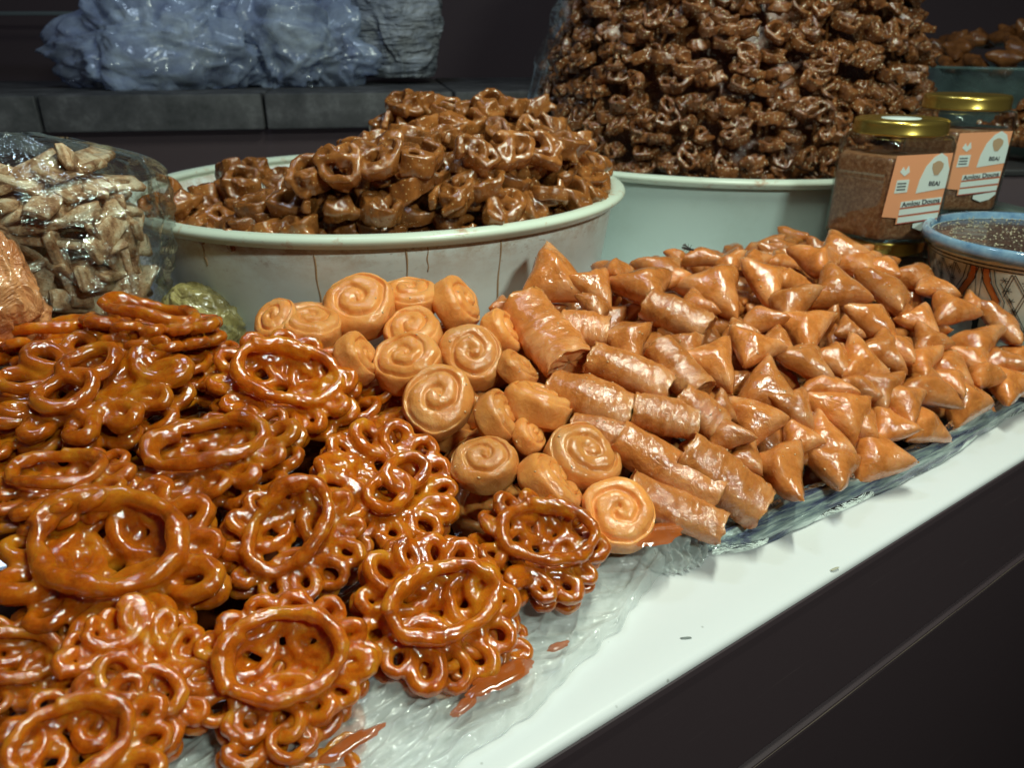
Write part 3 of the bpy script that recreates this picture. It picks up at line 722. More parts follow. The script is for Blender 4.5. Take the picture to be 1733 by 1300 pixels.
for i,(p,n) in enumerate(sp):
    if i<175:
        o=link('knotted_cookie',CO[i%10],M_che); o.matrix_world=cookM(p,n,rr.uniform(1.15,1.45))
        dx=p.x-SB[0]; zn='resting against the front rim of the white basin' if p.z<SB[3]+.018 and p.y<SB[1] and dx>-.1 else 'in the low left part of the heap in the white basin' if dx<-.06 else 'on the steep right flank of the heap in the white basin' if dx>.14 else 'in the upper middle of the heap in the white basin'
        tag(o,'shiny brown knotted cookie '+zn,'cookie',g1)
    else: items.append((LCO[i%10],cookM(p,n,1.3)))
for (p,n) in sp: 
    if inb(p-n*.017-Vector((0,0,.004)),.026): items.append((LCO[rr.randrange(10)],cookM(p-n*.017-Vector((0,0,.004)),n,1.15)))
# hand-set pieces of the outline
for (px,py,D,lab) in [(690,178,.70,'topmost brown knotted cookie, perched on the left peak of the front heap'),(686,212,.70,'brown knotted cookie just below the topmost one on the left peak'),(830,186,.72,'brown knotted cookie on the middle peak of the front heap'),(430,290,.73,'brown cookie with a pointed end reaching left above the low part of the front heap'),
    (475,312,.72,'brown cookie right behind the pointed one over the low part of the front heap'),(440,352,.60,'long brown cookie hanging over the front rim of the white basin'),(425,385,.60,'cookie piece touching the stained rim of the white basin'),(905,185,.74,'brown cookie at the right shoulder of the front heap, highest there')]:
    o=link('knotted_cookie',CO[int(px)%10],M_che); o.matrix_world=cookM(at(px,py,D),Vector((0,-.5,.8)),1.25); tag(o,lab,'cookie',g1)
# solid core so no light falls through
core=[];cf=[]; n=40
vs=[];fs=[]
for i in range(n+1):
    for j in range(n+1):
        x=SB[0]-.214+.428*i/n; y=SB[1]-.214+.428*j/n; z=max(.03,small_h(x,y)-.030) if math.hypot(x-SB[0],y-SB[1])<.212 else .05
        r=math.hypot(x-SB[0],y-SB[1]); 
        if r>.208: x=SB[0]+(x-SB[0])*.208/r; y=SB[1]+(y-SB[1])*.208/r; z=.085
        vs.append((x,y,z+.004*noise.noise(Vector((x*60,y*60,0)))))
for i in range(n):
    for j in range(n): q=i*(n+1)+j; fs.append((q,q+n+1,q+n+2,q+1))
tag(link('cookie_core',mesh(vs,fs),M_che2),'solid brown core added under the cookies in the white basin to block light','crumbs',None,'stuff')
tag(joined('cookie_layers',items,M_che),'deeper layer of brown knotted cookies under those on top in the white basin','cookies',None,'stuff')
# big cone
def cone_r(z):
    u=max(0,(z-BB[3])/.47)
    return .264*(1-.75*u**1.5)*(1 if u<.8 else max(.05,1-(u-.8)*2)) if u<1 else .02
big=[]
z=BB[3]-.004
lay=0
while z<BB[3]+.40:
    rad=cone_r(z); cnt=int(math.pi*1.15*rad/.0265)
    for k in range(cnt):
        t_=math.pi*(.93+1.14*(k+.5*(lay%2)+rr.uniform(-.4,.4))/cnt)
        q=rad+rr.uniform(-.006,.005)
        big.append((Vector((BB[0]+q*math.cos(t_),BB[1]+q*math.sin(t_),z+rr.uniform(-.009,.009))),Vector((math.cos(t_),math.sin(t_),.4)).normalized()))
    z+=.0190; lay+=1
key=lambda t:(t[0]-Vector((0,0,CH))).length
vis=[t for t in big if t[0].z<.40]
vis.sort(key=key); indiv=vis[:130]; ids={id(t) for t in indiv}
g2='dark sesame cookies stacked on the pale basin'
for i,(p,n) in enumerate(indiv):
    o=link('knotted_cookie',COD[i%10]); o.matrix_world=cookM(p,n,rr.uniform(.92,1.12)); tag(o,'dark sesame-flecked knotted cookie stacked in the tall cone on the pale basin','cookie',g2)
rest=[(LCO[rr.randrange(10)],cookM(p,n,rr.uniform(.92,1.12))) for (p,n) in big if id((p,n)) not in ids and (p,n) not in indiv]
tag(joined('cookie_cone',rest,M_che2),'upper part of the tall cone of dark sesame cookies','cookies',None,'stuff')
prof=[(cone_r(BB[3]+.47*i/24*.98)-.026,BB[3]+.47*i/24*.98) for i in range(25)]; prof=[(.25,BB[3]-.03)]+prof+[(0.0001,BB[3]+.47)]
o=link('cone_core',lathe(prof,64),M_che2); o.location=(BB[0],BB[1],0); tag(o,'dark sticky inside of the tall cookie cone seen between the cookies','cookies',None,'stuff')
# film over the cone
M_cfilm=clearfilm('clear film round cone',.4,.2,12,.8,.006,.03)
def cf_fn(u,v):
    t_=math.pi*(.80+.30*u); z=.10+.42*v
    r=cone_r(max(z,BB[3]))+.014+.012*rid(t_*5,z*9,1)+.006*noise.noise(Vector((t_*9,z*30,0)))+.02*sm((.16-z)/.05)*0
    if u<.12: r+=.035*(1-u/.12)*sm((z-.12)/.05)
    return Vector((BB[0]+r*math.cos(t_),BB[1]+r*math.sin(t_),z))
tag(link('wrapping_film',strip(cf_fn,150,90),M_cfilm),'thin clear film wrapped round the left side of the tall cookie cone','plastic film')
# ------------------------------------------------------------------ jars
t=NT('almond paste'); n=t.noise(260,5,.75); c=t.ramp(n,[(.3,(.16,.06,.025)),(.5,(.33,.15,.07)),(.68,(.55,.34,.20))]); t.set(Base_Color=c,Roughness=.35,Coat_Weight=1.0,Coat_Roughness=.04); M_paste=t.m
M_gold=plain('gold lid',(.62,.43,.10),.25,.9)
M_glass=clearfilm('jar glass',.6,.03,12,.1,.001,.05)
M_clear=film('clear box plastic',(.30,.40,.37),.15,.06,.2,20,(1,1,1),.1)
def hexprism(r,z0,z1,bev,taper=1,bevz=.004):
    bm=bmesh.new(); bmesh.ops.create_cone(bm,cap_ends=True,segments=6,radius1=r,radius2=r*taper,depth=z1-z0,matrix=Matrix.Rotation(R(30),4,'Z'))
    for v in bm.verts: v.co.z+=(z0+z1)/2
    bmesh.ops.bevel(bm,geom=bm.edges[:],offset=bev,segments=4,affect='EDGES',profile=.5)
    me=bpy.data.meshes.new('hex'); bm.to_mesh(me); bm.free(); me.polygons.foreach_set('use_smooth',[True]*len(me.polygons)); return me
def flat(pts,mat,parent,name,y):  # polygon in the label plane: x right, z up, facing -y
    vs=[(x,-y,z) for x,z in pts]+[(x,-y+.0002,z) for x,z in pts]; n=len(pts)
    fs=[tuple(range(n)),tuple(range(2*n-1,n-1,-1))]+[(i,(i+1)%n,n+(i+1)%n,n+i) for i in range(n)]
    me=mesh(vs,fs,False); fixn(me); return link(name,me,mat,parent)
M_lab=plain('orange label paper',(.80,.34,.17),.5); M_labw=plain('white label paper',(.66,.74,.70),.5); M_ink=plain('dark ink',(.04,.04,.05),.6); M_red=plain('red ink',(.42,.07,.05),.6); M_tan=plain('tan ink',(.45,.30,.18),.6)
def text(body,size,parent,name,x,y,z,mat,rot=0):
    c=bpy.data.curves.new(name,'FONT'); c.body=body; c.size=size; c.align_x='CENTER'; c.extrude=.00008; c.offset=.0001
    t0=bpy.data.objects.new(name,c); COL.objects.link(t0); dg=bpy.context.evaluated_depsgraph_get(); me=bpy.data.meshes.new_from_object(t0.evaluated_get(dg)); bpy.data.objects.remove(t0); me.materials.clear(); o=link(name,me,mat); o.parent=parent; o.location=(x,-y,z); o.rotation_euler=(R(90),-rot,0); return o
def jar(p,W,Hh,label,rz=0,lab=True,sticker=False,tilt=0):
    e=empty('honey_jar',p,label,'jar','hexagonal honey jars with gold lids',rz)
    r=W/2/.93
    body=link('glass_body',hexprism(r,0,Hh*.86,.006),M_glass,e); body.rotation_euler=(0,0,0)
    link('jar_filling',hexprism(r-.0022,.003,Hh*.72,.0055),M_paste,e)
    ap=r*math.cos(R(30))
    link('glass_neck',lathe([(W*.36,Hh*.84),(W*.34,Hh*.87),(W*.34,Hh*.95)],48),M_glass,e)
    lp=[(0.0001,Hh),(W*.36,Hh),(W*.375,Hh-.0006),(W*.385,Hh-.002),(W*.388,Hh-.004),(W*.388,Hh-.011),(W*.394,Hh-.012),(W*.39,Hh-.0135),(W*.37,Hh-.0135)]
    lid=link('gold_lid',lathe(lp,72),M_gold,e)
    if sticker:
        link('lid_sticker',lathe([(0.0001,.0006),(W*.16,.0006),(W*.162,0)],40),M_labw,lid).location=(-.004,-.006,Hh)
    if lab:
        # local frame: label faces -y; hexagon turned so a flat side faces -y
        y0=ap+.0006
        w2=.021; k=W/.09
        def S(l): return [(x*k,z*k+.012) for x,z in l]
        L_=flat(S([(-.024,.012),(-.021,.058),(.022,.060),(.021,.014),(-.012,.006),(-.012,.011)]),M_lab,e,'paper_label',y0)
        arch=[(-.001,.030),(.0,.040),(.003,.050),(.008,.057),(.013,.060),(.018,.057),(.0215,.048),(.0215,.034)]
        flat(S(arch),M_labw,L_,'white_arch',y0+.0003)
        flat(S([(.002,.0035),(.009,.001),(.016,.003),(.0205,.0075),(.0205,.010),(.002,.0065)]),M_labw,L_,'white_tab',y0+.0003)
        for j in range(3):
            z0=.023-j*.006
            st=[(-.011,z0-.004),(.0205,z0),(.0205,z0+.0042),(-.011,z0+.0005)]
            flat(S(st),M_labw if j else M_labw,L_,'text_band',y0+.0003)
            flat(S([(-.011,z0-.0048),(.0205,z0-.0008),(.0205,z0-.0002),(-.011,z0-.0042)]),M_red,L_,'red_line',y0+.0006)
        text('Amlou Douns',.0052*k,L_,'label_text',.0048*k,y0+.0006,.0215*k+.012,M_ink,.12)
        text('BEAI',.0045*k,L_,'logo_text',.012*k,y0+.0006,.036*k+.012,M_ink)
        flat(S([(-.018,.030),(-.0175,.040),(-.008,.0405),(-.008,.031)]),M_labw,L_,'info_box',y0+.0003)
        for j in range(3): flat(S([(-.0168,.0325+j*.0023),(-.010,.0328+j*.0023),(-.010,.0336+j*.0023),(-.0168,.0333+j*.0023)]),M_ink,L_,'info_line',y0+.0006)
        fl=[(.012+.0042*math.cos(t_/10*6.283)*(1+.25*math.sin(t_*1.9)),.049+.0055*math.sin(t_/10*6.283)) for t_ in range(10)]
        flat(S(fl),M_tan,L_,'nut_logo',y0+.0006)
        flat(S([(-.0165,.046),(-.0145,.050),(-.0125,.047),(-.0105,.051),(-.009,.046),(-.0125,.043)]),M_labw,L_,'small_flower',y0+.0003)
    return e
# create_cone(6) has vertices on the x axis, so flat sides already face +-y
jar((.371,.775,0),.108,.092,'lowest glass jar, squeezed under the front jar behind the triangle pastries',R(3),False)
jar((.371,.775,.0925),.108,.110,'front honey jar with a round sticker on its gold lid, standing on another jar',R(3),True,True)
jar((.462,.835,.108),.104,.112,'rear honey jar with a plain gold lid, standing on a clear plastic box',R(-2),True,False)
bx=empty('plastic_box',(.475,.84,0),'clear plastic box with a ridged lid under the rear honey jar','box',None,R(12))
link('box_body',boxmesh(-.07,.07,-.055,.055,.001,.094,.006),M_clear,bx)
link('box_lid',boxmesh(-.078,.078,-.062,.062,.0945,.0995,.0022),M_clear,bx)
link('lid_ridge',boxmesh(-.068,.068,-.052,.052,.0998,.1075,.003),M_clear,bx)
# ------------------------------------------------------------------ painted bowl
bc=Vector((.458,.664,0)); br=.0925; bh=.118
bowl=empty('painted_bowl',bc,'hand painted ceramic bowl with blue rim, orange bands and black lattice, filled with dark paste','bowl')
def wallr(z):
    u=z/bh; return .046+(.0885-.046)*min(1,(u/.97))**.62
t=NT('cream glaze'); c=t.ramp(t.noise(30,5,.65),[(.35,(.60,.66,.56)),(.6,(.80,.84,.74))]); t.set(Base_Color=c,Roughness=.18,Coat_Weight=.6,Normal=t.bump(t.noise(25,3),.15,.002)); M_cer=t.m
t=NT('blue glaze'); c=t.ramp(t.noise(60,5,.7),[(.35,(.10,.20,.34)),(.65,(.24,.38,.50))]); t.set(Base_Color=c,Roughness=.15,Coat_Weight=.7); M_blue=t.m
M_bk=plain('black glaze',(.018,.02,.022),.3); M_or=plain('orange glaze',(.62,.20,.05),.3)
link('bowl_wall',lathe([(0.0001,.0),(.046,.0)]+[(wallr(bh*.97*i/20),.001+bh*.95*i/20) for i in range(1,21)]+[(.084,bh*.95)],120),M_cer,bowl)
link('blue_rim',lathe([(.086,bh-.013),(.0915,bh-.0115),(.0928,bh-.007),(.0925,bh-.002),(.090,bh),(.0868,bh-.0008),(.0845,bh-.006)],120),M_blue,bowl)
def onwall(th,z,off): 
    r=wallr(z-.001 if z>.001 else 0)+off; return Vector((r*math.sin(R(th)),-r*math.cos(R(th)),z))
def ribbon(pts,w,mat,name,off):
    # pts (theta deg, z); width in metres
    P=[]
    for i in range(len(pts)-1):
        for s in range(6): u=s/6; P.append((pts[i][0]*(1-u)+pts[i+1][0]*u,pts[i][1]*(1-u)+pts[i+1][1]*u))
    P.append(pts[-1]); vs=[];fs=[]
    for i,(th,z) in enumerate(P):
        a=P[max(0,i-1)];b=P[min(len(P)-1,i+1)]; k=.085*math.pi/180
        dx=(b[0]-a[0])*k; dz=b[1]-a[1]; l=math.hypot(dx,dz) or 1; nx,nz=-dz/l,dx/l
        ww=w*(1+.15*math.sin(i*1.7))
        for sg in (-1,1): vs.append(onwall(th+sg*nx*ww/2/k,z+sg*nz*ww/2,off))
    for i in range(len(P)-1): fs.append((2*i,2*i+1,2*i+3,2*i+2))
    return vs,fs
def deco(lst,mat,name,off):
    V=[];F=[]
    for pts,w in lst:
        v,f=ribbon(pts,w,mat,name,off); b=len(V); V+=v; F+=[tuple(x+b for x in q) for q in f]
    return link(name,mesh(V,F,False),mat,bowl)
zt=bh-.019
deco([([(i*6-180,bh-.0155) for i in range(61)],.0013)],M_bk,'black_line',.0009)
deco([([(i*6-180,bh-.0185) for i in range(61)],.0009)],M_bk,'black_line',.0009)
for m,base in enumerate((-86,-32,22,76,130,184)):
    # one lattice panel centred on base
    wv=24
    def side(sg,ins): return [(base+sg*(wv-ins),zt),(base+sg*(wv-2-ins),zt-.012),(base+sg*(wv-8-ins),zt-.026),(base+sg*(wv-8-ins),zt-.034),(base+sg*(wv-15-ins*.7),zt-.043),(base+sg*(wv-16-ins*.7),zt-.050),(base+sg*max(0,wv-22-ins*.5),zt-.058)]
    deco([(side(1,0),.0052),(side(-1,0),.0052)],M_or,'orange_band',.0007)
    deco([(side(s,i),.0007) for s in (1,-1) for i in (-2.3,2.3,4.6)],M_bk,'black_outline',.0010)
    lat=[]
    def inside(th,z):
        d=abs(th-base); v=(zt-z)
        lim=(wv-6)-(v/.058)*(wv-9)
        return d<lim and 0<v<.052
    for k in range(-7,8):
        for sg in (1,-1):
            for dd in (0,.9):
                seg=[]
                for q in range(60):
                    u=q/59; z=zt-.001-u*.055; th=base+k*10.5+dd*1.6+sg*(u*26 if sg>0 else u*9)
                    if inside(th,z): seg.append((th,z))
                    elif len(seg)>1: lat.append((seg[::4]+[seg[-1]],.00055)); seg=[]
                    else: seg=[]
                if len(seg)>1: lat.append((seg[::4]+[seg[-1]],.00055))
    for a_ in range(-2,3):
        for b_ in range(6):
            th=base+a_*10.5+b_*2.6-3; z=zt-.007-b_*.0085
            if inside(th,z):
                for q in range(3): an=q*math.pi/3; lat.append(([(th-2.2*math.cos(an),z-.0028*math.sin(an)),(th+2.2*math.cos(an),z+.0028*math.sin(an))],.00045))
    deco(lat,M_bk,'black_lattice',.0008)
    c0=base+27
    deco([([(c0,zt-.030),(c0,zt-.045)],.003),([(c0,zt-.045),(c0,zt-.060)],.0065),([(c0,zt-.060),(c0,zt-.085)],.010)],M_bk,'black_petal',.0007)
    deco([([(c0-2,zt),(c0-1,zt-.03)],.0006),([(c0+2,zt),(c0+1,zt-.03)],.0006)],M_bk,'black_outline',.0012)
t=NT('seeded dark paste'); n=t.noise(120,5,.7); v=t.voro(330)
c=t.ramp(n,[(.3,(.035,.018,.014)),(.65,(.10,.05,.038))]); c=t.mix(t.ramp(v,[(.16,1.0),(.24,0.0)]),c,(.42,.38,.28)); t.set(Base_Color=c,Roughness=.3,Normal=t.bump(n,.6,.004),Coat_Weight=.5); M_dk=t.m
o=link('dark_paste',lathe([(0.0001,bh-.004),(.04,bh-.0042),(.075,bh-.0055),(.0862,bh-.0065)],80),M_dk,bowl)
V=[];F=[]
rr=random.Random(8)
for i in range(420):
    q=math.sqrt(rr.random())*.083; t_=rr.random()*6.283; c_=Vector((q*math.cos(t_),q*math.sin(t_),bh-.0042)); an=rr.random()*3.14; dx=Vector((math.cos(an),math.sin(an),rr.uniform(-.3,.3))); dy=dx.cross(Vector((0,0,1))).normalized(); b=len(V)
    V+=[c_+dx*.0014,c_-dx*.0012,c_+dy*.0007,c_-dy*.0007,c_+Vector((0,0,.0008)),c_-Vector((0,0,.0006))]
    F+=[(b,b+2,b+4),(b+2,b+1,b+4),(b+1,b+3,b+4),(b+3,b,b+4),(b+2,b,b+5),(b+1,b+2,b+5),(b+3,b+1,b+5),(b,b+3,b+5)]
o=link('sesame_seeds',mesh(V,F),plain('sesame',(.50,.44,.30),.5),bowl); o['kind']='stuff'
# ------------------------------------------------------------------ right background
pb=at(1715,112,1.30)
e=empty('clear_bowl',(pb.x,pb.y,0),'clear plastic bowl of brown pastries at the upper right','bowl')
link('bowl_wall',lathe([(.10,pb.z-.13),(.105,pb.z-.12),(.15,pb.z-.03),(.17,pb.z-.004),(.178,pb.z),(.176,pb.z+.003),(.168,pb.z)],72),film('dull clear plastic',(.22,.34,.32),.55,.2,.5,12,(1,1,1),.3),e)
link('bowl_foot',lathe([(.10,.0),(.11,pb.z-.13),(.10,pb.z-.12)],48),M_black,e)
M_brown=sweet('brown glazed pastry',(.08,.03,.01),(.19,.065,.018),(.30,.12,.04),0,(.003,.001,.0004),.2,.8)
TRD=[]
for m in TR[:4]: m=m.copy(); m.materials.clear(); TRD.append(m)
rr=random.Random(31); lst=[]
for i in range(64):
    q=math.sqrt(rr.random())*.15; t_=rr.random()*6.283; zz=pb.z-.004+.05*(1-(q/.15)**2)+rr.uniform(-.01,.01)
    p=Vector((pb.x+q*math.cos(t_),pb.y+q*math.sin(t_),zz))
    if p.y>pb.y+.07: continue
    o=link('triangle_pastry',TRD[i%4],M_brown); o.matrix_world=Matrix.Translation(p)@Matrix.Rotation(rr.random()*6,4,'Z')@Matrix.Rotation(rr.uniform(0,.7),4,'X')@Matrix.Scale(1.25,4)
    tag(o,'brown glazed pastry piled in the clear bowl at the upper right','pastry','brown pastries in the clear bowl')
pk=at(1752,262,1.0)
e=empty('black_stand',(pk.x,pk.y,0),'black box stand at the right carrying a few dark knotted cookies','stand')
link('stand_box',boxmesh(-.11,.20,-.09,.12,.0005,pk.z-.012,.004),M_black,e); link('stand_edge',boxmesh(-.113,.203,-.093,.123,pk.z-.0118,pk.z-.004,.002),plain('black trim',(.035,.033,.034),.4),e)
for i in range(34):
    q=math.sqrt(rr.random())*.085; t_=rr.random()*6.283; zz=pk.z+.012+.07*(1-(q/.085)**1.5)*rr.uniform(.6,1)
    o=link('knotted_cookie',COD[i%10]); o.matrix_world=cookM(Vector((pk.x+.02+q*math.cos(t_),pk.y+q*.8*math.sin(t_),zz)),Vector((0,-.4,.9)),1.5)
    tag(o,'dark knotted cookie in the small heap on the black stand at the right border','cookie','dark cookies on the black stand')
# ------------------------------------------------------------------ shelf with bags, left background
t=NT('worn grey stone'); c=t.ramp(t.noise(16,6,.7),[(.35,(.028,.028,.03)),(.55,(.075,.072,.076)),(.72,(.16,.155,.16))]); t.set(Base_Color=c,Roughness=.6,Normal=t.bump(t.noise(40,4),.3,.004)); M_stone=t.m
sh=empty('stone_shelf',(-.45,1.28,0),'long grey stone shelf edge under the plastic bags at the back','shelf',None,R(9))
xs=[-.75,-.27,.06,.36,.62]
for i in range(4): link('stone_block',boxmesh(xs[i]+.002,xs[i+1]-.002,0,.5,.140,.194,.003),M_stone,sh)
link('shelf_base',boxmesh(-.75,.62,.03,.48,.0005,.139,.002),M_black,sh)
M_bag=NT('blue white bag plastic'); t=M_bag; n=t.noise(9,5,.6,None,1.0); c=t.ramp(n,[(.34,(.20,.23,.38)),(.5,(.32,.38,.52)),(.66,(.52,.61,.68))])
t.set(Base_Color=c,Roughness=.3,Normal=t.bump(t.noise(6,3,.45,t.mapping((1,1,1.6)),1.6),.8,.03),Coat_Weight=.6,Coat_Roughness=.12,Subsurface_Weight=.0); M_bag=t.m
M_bag=film('thin blue film',(.60,.70,.92),.46,.14,.5,12,(1,1,1),.3,dark=(.32,.38,.60))
M_inner=plain('wrapped pale goods',(.70,.76,.78),.7)
M_grey=NT('greyish bag'); t=M_grey; n=t.noise(6,4,.6,t.mapping((1,1,5)),1.0); c=t.ramp(n,[(.35,(.20,.22,.27)),(.65,(.50,.52,.58))]); t.set(Base_Color=c,Roughness=.45,Normal=t.bump(t.noise(7,4,.6,t.mapping((1,1,6)),1.0),1.0,.03)); M_grey=t.m
def lump(name,c,rx,ry,rz,seed,mat,label,cat='plastic bag',amp=.25,flatb=True,group=None,inner=None):
    bm=bmesh.new(); bmesh.ops.create_icosphere(bm,subdivisions=6,radius=1)
    off=Vector((seed*7.3,seed,seed*2)); cp=lambda q: 1-abs(noise.noise(q+off))*2
    for v in bm.verts:
        p=v.co.copy(); wq=p+Vector((noise.noise(p*1.5+off),noise.noise(p*1.5+off*2),noise.noise(p*1.5+off*3)))*.5
        d=1+amp*(noise.noise(p*1.3+off))+amp*.50*(cp(wq*1.6)-.5)+amp*.28*(cp(wq*3.4)-.5)+amp*.12*(cp(wq*7)-.5)
        q=Vector((p.x*rx,p.y*ry,p.z*rz))*d
        if flatb and q.z<-rz*.8: q.z=-rz*.8+(q.z+rz*.8)*.1
        v.co=q
    me=bpy.data.meshes.new(name); bm.to_mesh(me); bm.free(); me.polygons.foreach_set('use_smooth',[True]*len(me.polygons))
    o=link(name,me,mat); o.location=c; tag(o,label,cat,group)
    if inner:
        bm=bmesh.new(); bmesh.ops.create_icosphere(bm,subdivisions=4,radius=1)
        for v in bm.verts: p=v.co.copy(); v.co=Vector((p.x*rx,p.y*ry,p.z*rz))*(.66+.25*noise.noise(p*1.8+off))
        me=bpy.data.meshes.new('wrapped_goods'); bm.to_mesh(me); bm.free(); me.polygons.foreach_set('use_smooth',[True]*len(me.polygons)); link('wrapped_goods',me,inner,o)
    return o
def shelfpt(px,py,D): return at(px,py,D)
lump('plastic_bag',at(265,78,1.34),.155,.10,.095,1,M_bag,'large bluish white plastic bag lying on the left of the stone shelf',amp=.45,inner=M_inner)
lump('plastic_bag',at(500,82,1.40),.125,.10,.098,2,M_bag,'crumpled blue plastic bag with bright folds in the middle of the shelf',amp=.5,inner=M_inner)
lump('plastic_bag',at(400,20,1.48),.13,.08,.08,5,M_bag,'plastic bag piled behind the two front bags on the shelf',amp=.45,inner=M_inner)
lump('cloth_bundle',at(672,40,1.46),.085,.08,.115,3,M_grey,'grey white folded cloth bundle at the right end of the shelf','cloth',amp=.22)
o=link('shelf_bar',boxmesh(-.45,.10,-.004,.004,-.004,.004,.001),plain('dull metal bar',(.20,.24,.26),.4,.5)); o.location=at(80,22,1.7); tag(o,'thin pale metal bar in the dark behind the bags','bar')
# ------------------------------------------------------------------ bag of biscuits
bagc=Vector((-.366,.548,0))
t=NT('sesame biscuit'); c=t.ramp(t.noise(55,5,.7),[(.36,(.24,.10,.04)),(.50,(.56,.34,.18)),(.64,(.80,.66,.45))]); v=t.voro(220); c=t.mix(t.ramp(v,[(.1,.8),(.2,0.0)]),c,(.16,.07,.04)); t.set(Base_Color=c,Roughness=.7,Normal=t.bump(t.noise(180,4,.7),.6,.002)); M_bis=t.m
def biscuit(seed):
    L_,W_,T_=.074,.024,.0085; me=boxmesh(-L_/2,L_/2,-W_/2,W_/2,-T_/2,T_/2,.002,1); bm=bmesh.new(); bm.from_mesh(me); bmesh.ops.subdivide_edges(bm,edges=bm.edges[:],cuts=3,use_grid_fill=True)
    for v in bm.verts: v.co+=Vector((noise.noise(v.co*200+Vector((seed,0,0))),noise.noise(v.co*200+Vector((0,seed,0))),noise.noise(v.co*150+Vector((0,0,seed)))))*.0018
    bm.to_mesh(me); bm.free(); return me
BI=[biscuit(i*3+1) for i in range(4)]
rr=random.Random(12)
bl=[]
for lv in range(13):
    for k in range(14):
        t_=math.pi*(.95+1.2*k/13)+rr.uniform(-.1,.1); q=.84+.1*rr.random()
        z=.012+lv*.0150; sh_=1-.20*max(0,(z-.15)/.05)**2
        bl.append((Vector((bagc.x+.094*q*sh_*math.cos(t_),bagc.y+.066*q*sh_*math.sin(t_),z)),t_))
n_=0
for p,t_ in bl:
    o=link('sesame_biscuit',BI[n_%4],M_bis); n_+=1
    o.matrix_world=Matrix.Translation(p)@Matrix.Rotation(t_+math.pi/2+rr.uniform(-.7,.7),4,'Z')@Matrix.Rotation((rr.choice([-1.2,-.6,-.2,.3,.8,1.3])+rr.uniform(-.15,.15))*(1 if p.z<.155 else .3),4,'Y')@Matrix.Rotation(rr.choice([0,.4,1.3]),4,'X')@Matrix.Scale(rr.uniform(.56,.76),4)
    tag(o,'pale sesame biscuit stick packed inside the clear bag at the left','biscuit','sesame biscuits inside the clear bag')
vs=[];fs=[]
cr=lathe([(.0001,.001),(.066,.002),(.068,.15),(.05,.172),(.0001,.18)],24); o=link('biscuit_crumbs',cr,M_bis); o.location=bagc; o.scale=(1,.75,1); tag(o,'brown biscuit mass at the heart of the clear bag','biscuits',None,'stuff')
def bag_fn(u,v):
    t_=2*math.pi*u; z=.003+.205*v
    s=(.95+.06*math.sin(v*3))*(1-sm((v-.86)/.20)*.60)
    w=.006*rid(t_*3,z*25,1)+.004*rid(t_*9,z*70,4)+.010*noise.noise(Vector((math.cos(t_)*2,math.sin(t_)*2,z*15)))
    return bagc+Vector(((.106*s+w)*math.cos(t_),(.076*s+w)*math.sin(t_),z+.01*noise.noise(Vector((t_,v*6,0)))*v))
M_bagf=clearfilm('clear crinkled film',.55,.10,26,1.0,.006,.10)
bag=tag(link('biscuit_bag',strip(bag_fn,190,110),M_bagf),'clear crinkled plastic bag of pale biscuits standing at the left of the white basin','plastic bag')
def knot_fn(u,v):
    t_=2*math.pi*u; r=.010+.040*v*v+.006*rid(t_*3,v*5,2)
    return bagc+Vector((-.035+r*math.cos(t_)*1.1,-.02+r*math.sin(t_)*.5,.188+.040*v+.008*math.sin(3*t_)*v))
o=link('bag_top',strip(knot_fn,70,24),M_bagf,bag)
# orange sweets bag at the far left, small yellow bag by the basin
M_ob=NT('orange sweets in film'); t=M_ob; c=t.ramp(t.noise(40,4,.6),[(.35,(.42,.13,.04)),(.65,(.78,.36,.15))]); t.set(Base_Color=c,Roughness=.25,Coat_Weight=1.0,Coat_Roughness=.05,Normal=t.bump(t.noise(50,4,.6,None,1.5),.9,.006)); M_ob=t.m
o=lump('sweets_bag',at(-12,512,.45),.028,.025,.040,6,M_ob,'bag of orange sweets cut off by the left border above the rosettes','plastic bag',.25)
M_yb=NT('yellow biscuits in film'); t=M_yb; c=t.ramp(t.noise(55,4,.6),[(.35,(.22,.17,.06)),(.6,(.50,.42,.16)),(.75,(.55,.58,.42))]); t.set(Base_Color=c,Roughness=.2,Coat_Weight=1.0,Coat_Roughness=.05,Normal=t.bump(t.noise(60,4,.6,None,1.5),.9,.005)); M_yb=t.m
o=lump('small_bag',at(335,560,.60),.034,.026,.035,8,M_yb,'small clear bag of yellow biscuits between the rosettes and the white basin','plastic bag',.2)
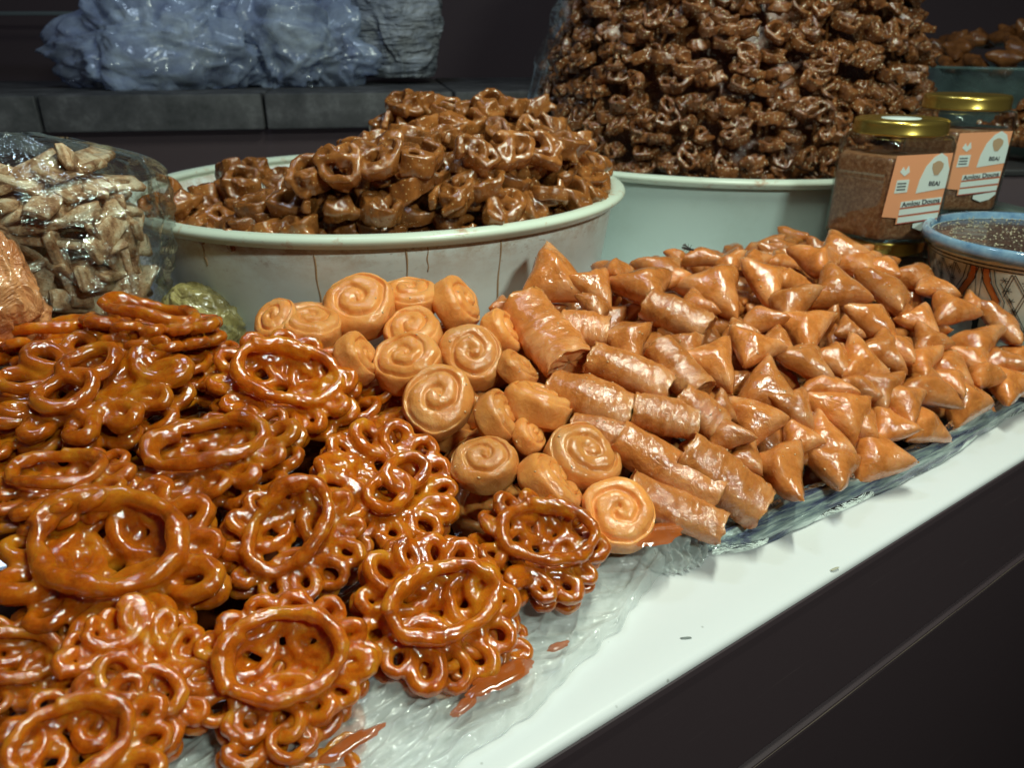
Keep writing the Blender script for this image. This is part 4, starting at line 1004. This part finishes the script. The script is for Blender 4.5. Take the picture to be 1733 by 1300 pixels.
# ------------------------------------------------------------------ fly on the pale basin
def fly(px,py,D,label):
    p=at(px,py,D); e=empty('fly',p,label,'fly'); bm=bmesh.new()
    for (c,r) in (((0,0,0),(.0030,.0014,.0013)),((.0036,0,.0002),(.0012,.0011,.0010)),((-.0030,0,-.0002),(.0028,.0013,.0011))):
        g=bmesh.ops.create_uvsphere(bm,u_segments=10,v_segments=8,radius=1)
        for v in g['verts']: v.co=Vector((v.co.x*r[0]+c[0],v.co.y*r[1]+c[1],v.co.z*r[2]+c[2]))
    me=bpy.data.meshes.new('fly'); bm.to_mesh(me); bm.free(); link('fly_body',me,M_bk,e)
    for s in (1,-1):
        link('wing',mesh([(.001,-.001,.0012),(-.005,-.0012,.0012+s*.0022),(-.0062,-.0014,.0008+s*.0008)],[(0,1,2)],False),plain('wing',(.10,.10,.10),.3),e)
        for k in range(3): v,f=tube([Vector((.001-k*.0012,0,0)),Vector((.0015-k*.002,.001,s*.0022)),Vector((.002-k*.0028,.0016,s*.0034))],.00018,5); link('leg',mesh(v,f),M_bk,e)
    e.rotation_euler=(0,.25,0)
fly(1165,421,.62,'black fly sitting above the triangle pastries')

# ------------------------------------------------------------------ loose seeds and bubbles of glaze on the pastries
bpy.context.view_layer.update(); dg=bpy.context.evaluated_depsgraph_get()
rr=random.Random(99); V=[];F=[]
n_=0
for _ in range(2500):
    if n_>=330: break
    a=.14+rr.random()*.56; b=.225+rr.random()*.26; w=AB(a,b)
    ok,loc,nn,ix,ob,_m=S.ray_cast(dg,Vector((w.x,w.y,.20)),Vector((0,0,-1)),distance=.2)
    if not ok or ob is None or not ob.name.startswith(('coiled','pastry_roll','triangle','pastry_layers')): continue
    n_+=1; k=rr.uniform(.35,1.0)*.0014; dx=Vector((rr.uniform(-1,1),rr.uniform(-1,1),rr.uniform(-1,1))); dx=(dx-nn*dx.dot(nn)).normalized(); dy=nn.cross(dx); c_=loc+nn*k*.15; q=len(V)
    V+=[c_+dx*k,c_-dx*k*.8,c_+dy*k*.55,c_-dy*k*.55,c_+nn*k*.45,c_-nn*k*.4]
    F+=[(q,q+2,q+4),(q+2,q+1,q+4),(q+1,q+3,q+4),(q+3,q,q+4),(q+2,q,q+5),(q+1,q+2,q+5),(q+3,q+1,q+5),(q,q+3,q+5)]
tag(link('pastry_crumbs',mesh(V,F),plain('pale crumbs',(.72,.50,.28),.35,Coat_Weight=.6)),'pale sesame grains and crumbs sprinkled over the coils, rolls and triangle pastries','crumbs',None,'stuff')
